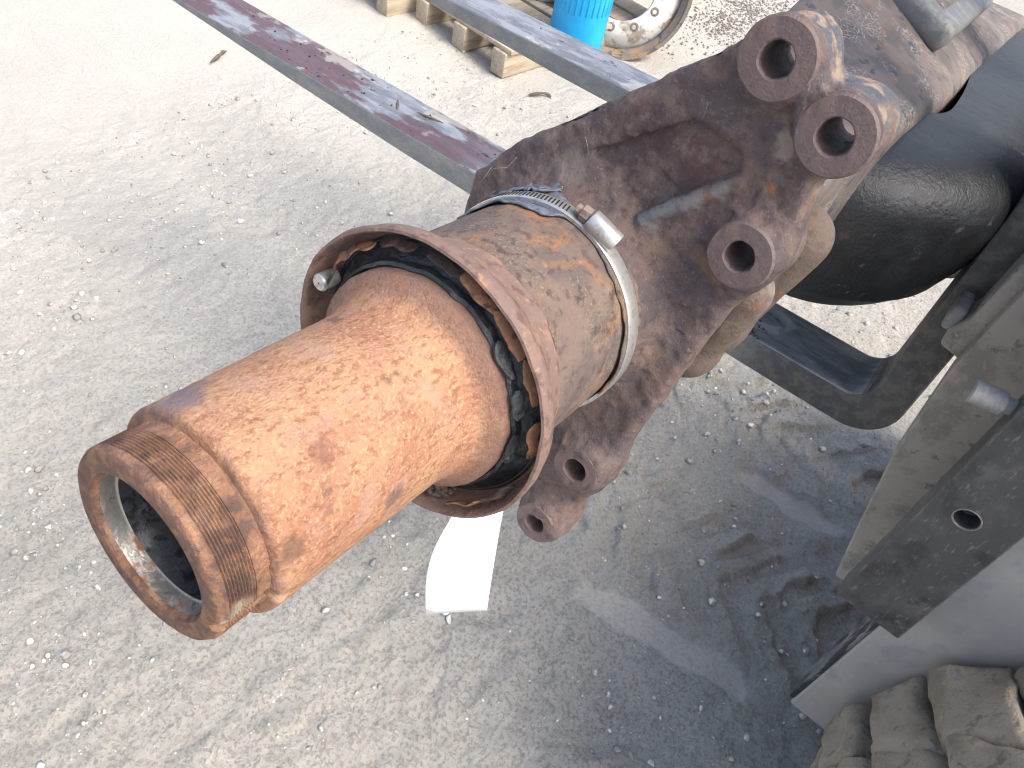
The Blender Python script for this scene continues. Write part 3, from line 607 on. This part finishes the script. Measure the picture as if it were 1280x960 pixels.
# loose scale along the bracket's upper edge
nrm0 = np.array([.72, .69])
for k in range(16):
    t_ = k / 15; a = np.array([np.interp(t_, [0, .33, .66, 1], [.0635, .0276, -.0049, -.0390]), np.interp(t_, [0, .33, .66, 1], [.0745, .1105, .1417, .1760])]) - nrm0 * .0035
    nrm_ = np.array([.74, .68]); L = rng.uniform(.005, .011); wdt = rng.uniform(.002, .005)
    dirv = np.array([-.68, .74]); v = []
    for (sa_, wa_) in ((-1, -.2), (-.3, -.5), (.4, -.35), (1, .1), (.5, .6), (-.2, .45), (-.8, .5)):
        for lay in (0, .0009):
            q = a + dirv * sa_ * L * .6 + nrm_ * (.0012 + lay + .0012 * rng.uniform())
            v.append((.318 + wa_ * wdt * 1.6 + rng.uniform(-.004, .004), q[0], q[1]))
    n = 7; f_ = [tuple(2 * i for i in range(n)), tuple(2 * i + 1 for i in range(n))[::-1]] + [(2 * i, 2 * i + 1, (2 * i + 3) % (2 * n), (2 * i + 2) % (2 * n)) for i in range(n)]
    me = mesh('rust_flake', v, f_); fixn(me); link('rust_flake', me, M_flake_dark, bk, smooth=False)
# rear lugs behind the bracket
h = 0.002
sa = np.arange(.335, .445, h); ua = np.arange(-.16, .0, h); va = np.arange(-.10, .14, h)
S3, U3, V3 = np.meshgrid(sa, ua, va, indexing='ij')
f = smin(capsule(S3, U3, V3, (.385, -.112, .080), (.400, -.088, -.010), .0205), capsule(S3, U3, V3, (.400, -.088, -.01), (.40, -.05, -.06), .022), .012)
f = smin(f, capsule(S3, U3, V3, (.352, -.104, .046), (.365, -.088, -.020), .0175), .006)
f = smin(f, capsule(S3, U3, V3, (.365, -.088, -.02), (.375, -.050, -.06), .019), .008)
f = smin(f, extrude_sd(sd_poly(U3, V3, [(-.122, .088), (-.108, .098), (-.070, .05), (-.070, -.06), (-.092, -.05), (-.106, .010)]), S3, .372, .418, .017), .010)
f = f + .0009 * vnoise(U3 * 60, V3 * 60, S3 * 60, 3)
v, F_ = nets(f, (sa, ua, va)); rl = link('rear_lug', mesh_np('rear_lug', v, F_), M_rearlug, axle); fixn(rl.data)
# housing: lofted box beam swelling into the banjo
def ring(s, rt, lt, lb, rb, cr, n=10):
    pts = [np.array(p, float) for p in (rt, lt, lb, rb)]; out = []
    for i in range(4):
        p, a, b = pts[i], pts[i - 1], pts[(i + 1) % 4]
        da = (a - p) / np.linalg.norm(a - p); db = (b - p) / np.linalg.norm(b - p)
        for k in range(n):
            t_ = k / (n - 1); c0, c1 = p + da * cr, p + db * cr
            out.append((1 - t_) ** 2 * c0 + 2 * t_ * (1 - t_) * p + t_ ** 2 * c1)
    return [(s, q[0], q[1]) for q in out]
ks = [.325, .36, .44, .58, .80, .95, 1.10, 1.27, 1.5, 1.75, 2.0]
def I(x, ys): return float(np.interp(x, ks, ys))
rtv = [.062, .082, .092, .088, .078, .070, .062, .060, .062, .07, .075]; rtu = [-.075, -.092, -.097, -.099, -.101, -.103, -.105, -.105, -.103, -.1, -.1]
ltu = [.040, .045, .050, .064, .086, .095, .10, .10, .09, .085, .08]; ltv = [.056, .066, .074, .080, .090, .130, .170, .185, .15, .10, .08]
lbv = [-.06, -.07, -.08, -.085, -.10, -.16, -.2, -.2, -.16, -.10, -.08]
v = []; S_ = np.linspace(.325, 2.0, 70)
for s_ in S_:
    v += ring(s_, (I(s_, rtu), I(s_, rtv)), (I(s_, ltu), I(s_, ltv)), (I(s_, ltu), I(s_, lbv)), (I(s_, rtu) + .01, I(s_, lbv)), .02 if s_ > .4 else .03)
nr = 40; f_ = []
for i in range(len(S_) - 1):
    for k in range(nr): f_.append((i * nr + k, i * nr + (k + 1) % nr, (i + 1) * nr + (k + 1) % nr, (i + 1) * nr + k))
f_ += [tuple(range(nr)), tuple((len(S_) - 1) * nr + k for k in range(nr))[::-1]]
me = mesh('axle_housing', v, f_); fixn(me); hs = link('axle_housing', me, M_housing, axle)
# black banjo bowl with its rolled rim
def bowl():
    v = []; f_ = []; nu, nv = 72, 40
    for i in range(nv + 1):
        ph = -math.pi / 2 + (math.pi - 0.02) * i / nv
        for k in range(nu):
            th = 2 * math.pi * k / nu
            cu = max(math.cos(ph), 0.0) ** (0.8 if ph < 0 else 0.28)
            rim = 1 + 0.020 * math.exp(-((ph + 0.62) / 0.05) ** 2)
            z = math.sin(ph) * (.200 if ph < 0 else .058)
            v.append((1.0 + .31 * cu * rim * math.cos(th) + (1.0 * cu * max(math.cos(th), 0) ** 1.5), -.050 + .200 * cu * rim * math.sin(th), z))
    for i in range(nv):
        for k in range(nu): f_.append((i * nu + k, i * nu + (k + 1) % nu, (i + 1) * nu + (k + 1) % nu, (i + 1) * nu + k))
    return v, f_
v, f_ = bowl(); me = mesh('banjo_bowl', v, f_); fixn(me); bw = link('banjo_bowl', me, M_black, axle); bw['label'] = 'glossy black bulging bowl of the axle housing'
# pale pad on the housing top
pad = link('spring_pad', boxm('spring_pad', .50, .125, .04, .014, 4), M_pad, axle); pad.location = (1.335, .004, .126); pad.rotation_euler = (D2(20), 0, D2(2))
pr_ = link('pad_recess', boxm('pad_recess', .44, .065, .012, .005, 3), M_housing, pad); pr_.location = (.0, .004, .0165)
# hose clamp
clamp = lathe('hose_clamp', [(.2712, .0700), (.2712, .0722), (.2720, .0727), (.2830, .0727), (.2838, .0722), (.2838, .0700)], M_zinc, axle, 200)
clamp['label'] = 'zinc hose clamp around the sleeve'
for k in range(26):
    th = D2(40 + k * 2.05); o = link('slot', boxm('slot', .0075, .0009, .0004, 0), M_slot, clamp, smooth=False)
    o.matrix_local = Matrix.Translation(P(.2775, .0728, th)) @ Matrix.Rotation(th - math.pi / 2, 4, 'X') @ Matrix.Rotation(D2(14), 4, 'Z')
def along(o, s_, r, th, extra=0.0):
    """place local X along the tangent of the circle"""
    t_ = Vector((0, math.sin(th), -math.cos(th))).normalized(); n_ = Vector((0, math.cos(th), math.sin(th))); b_ = n_.cross(t_)
    if extra:
        t2 = (t_ * math.cos(extra) + b_ * math.sin(extra)); b_ = n_.cross(t2); t_ = t2
    o.matrix_local = Matrix(((t_.x, b_.x, n_.x, s_), (t_.y, b_.y, n_.y, r * n_.y), (t_.z, b_.z, n_.z, r * n_.z), (0, 0, 0, 1)))
hz = lathe('screw_housing', [(-.0105, .0005), (-.0105, .0062), (-.0095, .0068), (.0095, .0068), (.0105, .0062), (.0105, .0005)], M_zinc, clamp, 40, closed=False)
along(hz, .2775, .0765, D2(111), .12)
sc = lathe('screw', [(-.012, .0003), (-.012, .0030), (-.0112, .0036), (-.004, .0038), (-.0035, .0052), (.002, .0052), (.0025, .0034), (.006, .0034)], M_screw, clamp, 8, closed=False, smooth_deg=20)
along(sc, .2770, .0768, D2(100), .12)
# torn boot under the clamp
def torn(name, s0, s1, a0, a1, r, seed, mat):
    n, m = 70, 14; v = []; f_ = []
    for i in range(n + 1):
        t_ = i / n; th = D2(a0 + (a1 - a0) * t_); e = min(1.0, 6 * min(t_, 1 - t_))
        q0 = s0 + .004 * float(fbm(np.array(t_ * 5), np.array(.3), 0, 3, seed)) * 1.2; q1 = s1 + .004 * float(fbm(np.array(t_ * 5), np.array(3.3), 0, 3, seed + 5)) * 1.2
        md = (q0 + q1) / 2; q0 = md + (q0 - md) * e; q1 = md + (q1 - md) * e
        for j in range(m + 1):
            s_ = q0 + (q1 - q0) * j / m; pinch = math.exp(-((s_ - .2775) / .006) ** 2)
            lift = .0030 * (0.5 + 0.5 * float(vnoise(np.array(t_ * 14), np.array(j * .33), 0, seed + 9))) * (1 - pinch) * (abs(j - m / 2) / (m / 2)) ** 1.5
            v.append(P(s_, r + lift + .0004 * math.sin(t_ * 17 + j), th))
    for i in range(n):
        for j in range(m): f_.append((i * (m + 1) + j, i * (m + 1) + j + 1, (i + 1) * (m + 1) + j + 1, (i + 1) * (m + 1) + j))
    me = mesh(name, v, f_); fixn(me); o = link(name, me, mat, axle); sm = o.modifiers.new('thick', 'SOLIDIFY'); sm.thickness = .0012; sm.offset = -1; return o
torn('torn_boot', .2620, .2960, 20, 98, .0699, 3, M_boot)
torn('torn_boot', .2695, .2855, 100, 215, .0692, 13, M_sleeve)
torn('torn_boot', .2860, .3050, 35, 78, .0725, 23, M_boot)
# dry fibres caught on the casting
for k, pts in enumerate([[(.299, .070, .052), (.297, .066, .060), (.300, .058, .064), (.303, .055, .072)], [(.300, .078, .040), (.297, .072, .048), (.301, .070, .058)], [(.308, .020, .101), (.305, .015, .104), (.306, .012, .099), (.308, .011, .094)], [(.308, -.045, .152), (.305, -.047, .148), (.307, -.046, .143)], [(.30, .062, .045), (.296, .07, .035), (.299, .074, .02)]]):
    q = []
    for i in range(len(pts) - 1):
        for t_ in np.linspace(0, 1, 5)[:-1]: q.append(Vector(pts[i]).lerp(Vector(pts[i + 1]), t_))
    link('dry_fibre', tube_mesh('dry_fibre', q + [Vector(pts[-1])], .00015, 5), M_dusty, axle)

# ------------------------------------------------------------------ paper tag
tg = []; tf = []
TL, TR, BR, BL = [np.array(p) * k_ for p, k_ in (((.300, .181, -.540), .93), ((.300, .135, -.488), 1.10), ((.300, .122, -.636), 1.10), ((.300, .187, -.726), .93))]
n, m = 14, 8
for i in range(n + 1):
    a = i / n
    for j in range(m + 1):
        b = j / m; p = (TL * (1 - b) + TR * b) * (1 - a) + (BL * (1 - b) + BR * b) * a
        p = p + np.array([-.003 * math.sin(a * 2.2) + .002 * math.sin(b * 3.1) * (1 - a), (.009 * math.sin(a * 3.14) - .004) * (1 - b) , CAM_H + .002 * math.sin(b * 2)])
        tg.append(p)
for i in range(n):
    for j in range(m): tf.append((i * (m + 1) + j, i * (m + 1) + j + 1, (i + 1) * (m + 1) + j + 1, (i + 1) * (m + 1) + j))
me = mesh('paper_tag', tg, tf); pt = link('paper_tag', me, M_paper)
md = pt.modifiers.new('thick', 'SOLIDIFY'); md.thickness = .0004
tag(pt, 'blank white paper tag hanging below the flared rim of the axle', 'tag')

# ------------------------------------------------------------------ forklift
fl = empty('forklift', loc=(1.18, -0.9, 0))
tag(fl, 'dirty forklift carrying the axle, forks, mast edge and muddy tyre in view', 'forklift')
FO = Vector((1.18, -0.9, 0))
def reparent(o): o.location = o.location - FO; return o
def fork(x0, x1, name='fork'):
    z = CAM_H
    poly = [(1.50, z - .724), (1.50, z - .733), (1.418, z - .738), (1.089, z - .755), (.80, z - .7655), (.40, z - .7715), (.05, z - .775)]
    for k in range(0, 9):
        a = k / 8 * math.pi / 2; poly.append((-.045 - .066 * math.sin(a), z - .709 - .066 * math.cos(a)))
    poly += [(-.111, z - .45), (-.108, z + .30), (-.062, z + .30), (-.062, z - .45)]
    for k in range(0, 9):
        a = k / 8 * math.pi / 2; poly.append((-.062 + .034 * (1 - math.cos(a)), z - .686 - .034 * math.sin(a)))
    o = prism(name, poly, x0, x1, M_fork, fl, .0035); return reparent(o)
fork(.931, 1.034)['label'] = 'nearer fork arm under the axle with reddish wear'
fork(1.420, 1.523)['label'] = 'farther fork arm beyond the axle'
z = CAM_H
# lower carriage bar with its end block
prism_o = reparent(prism('carriage_bar', [(-.113, z - .555), (-.150, z - .555), (-.152, z - .40), (-.113, z - .40)], .885, 1.62, M_dusty, fl, .004))
reparent(prism('carriage_bar', [(-.113, z + .05), (-.150, z + .05), (-.152, z + .20), (-.113, z + .20)], .72, 1.64, M_dusty, fl, .004))
blk = reparent(prism('hook_block', [(-.083, z - .545), (-.149, z - .560), (-.153, z - .395), (-.098, z - .395), (-.092, z - .50), (-.080, z - .522)], .868, .926, M_dusty, fl, .004))
hb = lathe('bolt_socket', [(-.001, .0045), (-.006, .0085), (-.006, .0125), (0, .0135), (.004, .0138)], M_mast, fl, 28, closed=False); hb.location = Vector((.868, -.1235, z - .530)) - FO
hk = lathe('socket_well', [(-.0012, .0005), (-.0012, .0046)], M_slot, fl, 20, closed=False); hk.location = hb.location
lg = link('stop_lug', boxm('stop_lug', .045, .016, .034, .005, 3), M_pad, fl); lg.location = Vector((.896, -.079, z - .512)) - FO
# dusty inner carriage plate with sloping front edge
reparent(prism('carriage_side_plate', [(-.112, z - .40), (-.106, z - .55), (-.112, z - .62), (-.119, z - .694), (-.146, z - .835), (-.169, z - .946), (-.30, z - .946), (-.30, z - .30), (-.154, z - .30)], .835, .866, M_dusty, fl, .004))
# dark mast plate nearest the camera
pl = reparent(prism('mast_plate', [(-.158, z - .820), (-.244, z - .826), (-.242, z + .35), (-.150, z + .35)], .700, .735, M_mast, fl, .003)); pl['label'] = 'dark steel mast plate with a drilled hole'
def drill(o, x0, x1, y, zz, r):
    cm = bpy.data.meshes.new('c'); bm = bmesh.new(); bmesh.ops.create_cone(bm, cap_ends=True, segments=40, radius1=r, radius2=r, depth=x1 - x0)
    bmesh.ops.rotate(bm, verts=bm.verts, cent=(0, 0, 0), matrix=Matrix.Rotation(math.pi / 2, 3, 'Y')); bmesh.ops.translate(bm, verts=bm.verts, vec=((x0 + x1) / 2, y, zz)); bm.to_mesh(cm); bm.free()
    c = bpy.data.objects.new('c', cm); COL.objects.link(c); c.parent = o.parent; c.location = o.location
    md = o.modifiers.new('b', 'BOOLEAN'); md.operation = 'DIFFERENCE'; md.object = c; md.solver = 'EXACT'
    bpy.context.view_layer.update(); dg = bpy.context.evaluated_depsgraph_get(); nm = bpy.data.meshes.new_from_object(o.evaluated_get(dg)); o.modifiers.clear(); o.data = nm; bpy.data.objects.remove(c); sharp(o, 40)
drill(pl, .69, .724, -.195, z - .604, .0128)
hl = lathe('hole_rim', [(.0002, .0146), (-.0006, .0142), (-.0006, .0131), (.0012, .0126)], M_mast, fl, 36, closed=False); hl.location = Vector((.7000, -.195, z - .604)) - FO
bt = lathe('bolt', [(0, .0005), (0, .0105), (.0018, .0122), (.032, .0122), (.032, .0085), (.06, .0085)], M_pad, fl, 32, closed=False)
bt.rotation_euler = (0, 0, D2(-78)); bt.location = Vector((.712, -.114, z - .474)) - FO
# grey outer mast channel behind it
ch = reparent(prism('mast_channel', [(-.232, z - 1.150), (-.420, z - 1.165), (-.420, z + .35), (-.232, z + .35)], .742, .790, M_channel, fl, .004)); ch['label'] = 'grey outer mast channel, scuffed'
reparent(prism('channel_front', [(-.224, z - 1.140), (-.2325, z - 1.140), (-.2325, z - .40), (-.224, z - .40)], .745, .786, M_greasy, fl, .003))
for x in (1.56,):
    reparent(prism('mast_channel', [(-.232, z - 1.15), (-.42, z - 1.165), (-.42, z + .35), (-.232, z + .35)], x, x + .05, M_channel, fl, .004))
    reparent(prism('mast_plate', [(-.158, z - .82), (-.244, z - .826), (-.242, z + .35), (-.15, z + .35)], x + .055, x + .09, M_mast, fl, .003))
reparent(prism('chassis', [(-.50, .20), (-2.3, .20), (-2.4, .88), (-2.1, 1.17), (-.66, 1.17), (-.50, 1.02)], .77, 1.60, M_body, fl, .03))
# tyres
def lug_mesh():
    bm = bmesh.new(); bmesh.ops.create_cube(bm, size=1.0)
    for v_ in bm.verts: v_.co = Vector((v_.co.x * .132, v_.co.y * .112, v_.co.z * .05))
    for v_ in bm.verts:
        v_.co.y += v_.co.x * .45
        if v_.co.z > 0: v_.co.x *= .90; v_.co.y *= .90
    bmesh.ops.bevel(bm, geom=list(bm.edges), offset=.013, segments=3, affect='EDGES', profile=.5)
    bmesh.ops.subdivide_edges(bm, edges=[e for e in bm.edges if e.calc_length() > .02], cuts=3, use_grid_fill=True)
    return bm
def lug(seed):
    bm = lug_mesh(); co = np.array([v_.co[:] for v_ in bm.verts])
    dn = np.stack([fbm(co[:, 0] * 22, co[:, 1] * 22, co[:, 2] * 22 + q_ * 9, 3, seed + q_) for q_ in range(3)], 1) * .0105
    for v_, d_ in zip(bm.verts, dn): v_.co += Vector(d_)
    me = bpy.data.meshes.new('tread_lug'); bm.to_mesh(me); bm.free(); return me
LUGS = [lug(s_) for s_ in (5, 19, 33, 47)]
for me in LUGS: me.materials.append(M_tyre)
TC, TR_ = (-.752, .475), .475
for (xc, nm, side) in ((.612, 'front', 1), (1.78, 'far', -1)):
    ty = lathe('tyre', [(-.12, .26), (-.135, .33), (-.130, .40), (-.115, .430), (.115, .430), (.130, .40), (.135, .33), (.12, .26)], M_tyre_rub, fl, 96)
    ty.location = Vector((xc, TC[0], TC[1])) - FO
    if side == 1: ty['label'] = 'mud-caked front tyre'
    rm = lathe('rim', [(-.10, .10), (-.11, .24), (-.12, .262), (.12, .262), (.11, .24), (.06, .10)], M_rimr, ty, 64)
    if side == 1:
        N = 26
        for k in range(N):
            a = 2 * math.pi * k / N
            for sd_, o_ in ((-1, 0), (1, .5)):
                aa = a + o_ * 2 * math.pi / N
                o = link('tread_lug', LUGS[(k * 3 + (sd_ > 0)) % 4], None, ty)
                o.matrix_local = Matrix.Rotation(aa, 4, 'X') @ Matrix.Translation((sd_ * .058, 0, .445 + .004 * math.sin(k * 2.7 + sd_))) @ Matrix.Rotation(math.pi if sd_ < 0 else 0, 4, 'Z')

# ------------------------------------------------------------------ litter on the fork and the ground
V = []; Fq = []; k0 = 0
for _ in range(260):
    if rng.uniform() < .6: y, x = rng.normal(.95, .22), rng.uniform(.94, 1.02)
    else: y, x = rng.normal(.72, .12), rng.uniform(1.43, 1.5)
    if y < .55 or y > 1.4: continue
    q_ = .0005 + .0018 * rng.uniform() ** 2.5
    V.append(ibv * (1 + rng.uniform(-.4, .4, (len(ibv), 1))) * q_ * rng.uniform(.5, 1.6, 3) + np.array([x, y, CAM_H - .7235 + q_ * .3])); Fq.append(ibf + k0); k0 += len(ibv)
tag(link('rust_crumbs', mesh_np('rust_crumbs', np.concatenate(V), np.concatenate(Fq)), M_flake_dark, smooth=False), 'rust crumbs and grit lying on the fork arms', 'grit', kind='stuff')
for k, (x, y, L, a, lab) in enumerate([(1.00, .80, .05, 1.9, 'longer bark sliver lying on the nearer fork arm'), (.985, .865, .03, .7, 'short bark sliver lying across the nearer fork arm')]):
    pts = [Vector((x + L * (t_ - .5) * math.cos(a), y + L * (t_ - .5) * math.sin(a), CAM_H - .7225 + .004 * t_)) for t_ in np.linspace(0, 1, 6)]
    tag(link('bark_sliver', tube_mesh('bark_sliver', pts, [.0008, .002, .0028, .0025, .0018, .0006], 6), M_twig), lab, 'bark')
for k, (x, y, L, a, lab) in enumerate([(2.565, 1.505, .09, 2.3, 'small dark twig on the ground between the fork arms'), (1.74, 2.41, .12, .3, 'dark bark strip on the pale ground left of the forks')]):
    pts = [Vector((x + L * (t_ - .5) * math.cos(a) + .012 * math.sin(t_ * 5), y + L * (t_ - .5) * math.sin(a), float(ground_h(np.array(x), np.array(y))) + .006 + .01 * math.sin(t_ * 3))) for t_ in np.linspace(0, 1, 8)]
    tag(link('twig', tube_mesh('twig', pts, [.002, .006, .007, .004, .006, .007, .005, .001], 6), M_twig), lab, 'twig')

# ------------------------------------------------------------------ background: pallets, blue canister, wheel, drum
def pallet(loc, rz, ys, L, W, label, top_z=.10):
    root = empty('wooden_pallet', loc=loc); root.rotation_euler = (0, 0, rz); tag(root, label, 'pallet')
    for yy in ys:
        o = link('stringer', boxm('stringer', L, .075, top_z, .004), M_wood, root); o.location = (L / 2, yy, top_z / 2 + .004)
    nb = 7; span = max(ys) - min(ys) + .11; mid = (max(ys) + min(ys)) / 2
    for k in range(nb):
        o = link('deck_board', boxm('deck_board', L / nb * .82, span, .02, .003), M_woodgrey if k % 2 else M_wood, root); o.location = (L * (k + .5) / nb, mid, top_z + .015)
    return root
pallet((2.63, 2.21, 0), math.radians(-9), [.0, -.245, -.49], .95, .6, 'wooden pallet under the pale drum, three stringers facing the forks')
pallet((2.535, 2.335, 0), math.radians(-9), [.02, .30], .8, .6, 'wooden pallet carrying a galvanised crate at the top edge')
cr = empty('metal_crate', loc=(2.56, 2.33, .131)); cr.rotation_euler = (0, 0, math.radians(-9)); tag(cr, 'galvanised metal crate standing on the left pallet', 'crate')
o = link('body', boxm('body', .70, .36, .40, .01), M_galv, cr); o.location = (.36, .17, .2)
for k in range(12):
    o = link('rib', boxm('rib', .012, .006, .38, .002), M_galv, cr); o.location = (.03 + k * .06, -.0135, .2)
for k in range(7):
    o = link('rib', boxm('rib', .006, .012, .38, .002), M_galv, cr); o.location = (.0065, .01 + k * .053, .2)
dr = empty('pale_drum', loc=(3.17, 1.96, .127)); tag(dr, 'pale grey-green drum standing on the pallet behind the farther fork', 'drum')
o = lathe('body', [(0, .001), (0, .128), (.01, .135), (.2, .135), (.21, .139), (.22, .135), (.42, .135), (.43, .001)], M_pale, dr, 56, closed=False); o.rotation_euler = (0, -math.pi / 2, 0)
o = lathe('rim', [(.415, .133), (.415, .142), (.44, .142), (.44, .133)], M_pale, dr, 56); o.rotation_euler = (0, -math.pi / 2, 0)
bc = empty('blue_canister', loc=(2.915, 1.600, 0)); tag(bc, 'bright blue ribbed plastic canister standing on the ground behind the farther fork', 'canister')
bc.rotation_euler = (0, 0, .3)
o = lathe('body', [(.004, .001), (.004, .098), (.02, .112), (.05, .115), (.52, .118), (.56, .10), (.60, .05), (.60, .001)], M_blue, bc, 72, closed=False); o.rotation_euler = (0, -math.pi / 2, 0)
for k in range(30):
    a = 2 * math.pi * k / 30; o = link('rib', boxm('rib', .010, .011, .22, .004), M_blue, bc); o.location = (.1135 * math.cos(a), .1135 * math.sin(a), .36); o.rotation_euler = (0, 0, a)
# steel truck wheel leaning, disc toward the camera
wc = Vector((3.23, 1.59, .268)); nrm_ = (Vector((0, 0, CAM_H)) - wc).normalized(); nrm_.z -= .06; nrm_.normalize()
q = nrm_.to_track_quat('X', 'Z'); wl = empty('truck_wheel', Matrix.Translation(wc) @ q.to_matrix().to_4x4())
tag(wl, 'bare white steel truck wheel with brown rim leaning behind the blue canister', 'wheel')
lathe('rim', [(.02, .292), (.03, .296), (.028, .280), (.0, .268), (-.05, .262), (-.12, .258), (-.18, .285), (-.185, .292), (-.19, .284), (-.125, .248), (-.05, .250), (.0, .255), (.018, .272)], M_rimr, wl, 96)
lathe('disc', [(-.03, .252), (-.012, .235), (.012, .205), (.02, .185), (.02, .140), (.012, .136), (.008, .140), (.008, .185), (.0, .205), (-.025, .235), (-.045, .252)], M_rimw, wl, 96)
for k in range(10):
    a = 2 * math.pi * (k + .35) / 10
    o = lathe('bolt_seat', [(.0205, .0085), (.0225, .013), (.0205, .019), (.018, .019)], M_rimr, wl, 24, closed=False); o.location = (0, .1675 * math.cos(a), .1675 * math.sin(a))
    o2 = lathe('bolt_hole', [(.0195, .0003), (.0202, .012)], M_white, o, 20, closed=False)
pw_ = empty('white_pail', loc=(4.12, 1.70, 0)); tag(pw_, 'off-white pail at the top edge right of the wheel', 'pail')
o = lathe('body', [(.004, .001), (.004, .118), (.01, .122), (.30, .14), (.31, .001)], M_white, pw_, 48, closed=False); o.rotation_euler = (0, -math.pi / 2, 0)
o = lathe('rim', [(.295, .139), (.295, .147), (.315, .147), (.315, .139)], M_white, pw_, 48); o.rotation_euler = (0, -math.pi / 2, 0)
tb = link('timber_block', boxm('timber_block', .30, .10, .10, .004), M_wood); tb.location = (3.78, 1.86, .055); tb.rotation_euler = (0, 0, .5)
tag(tb, 'sawn timber block seen through the top of the wheel', 'timber')
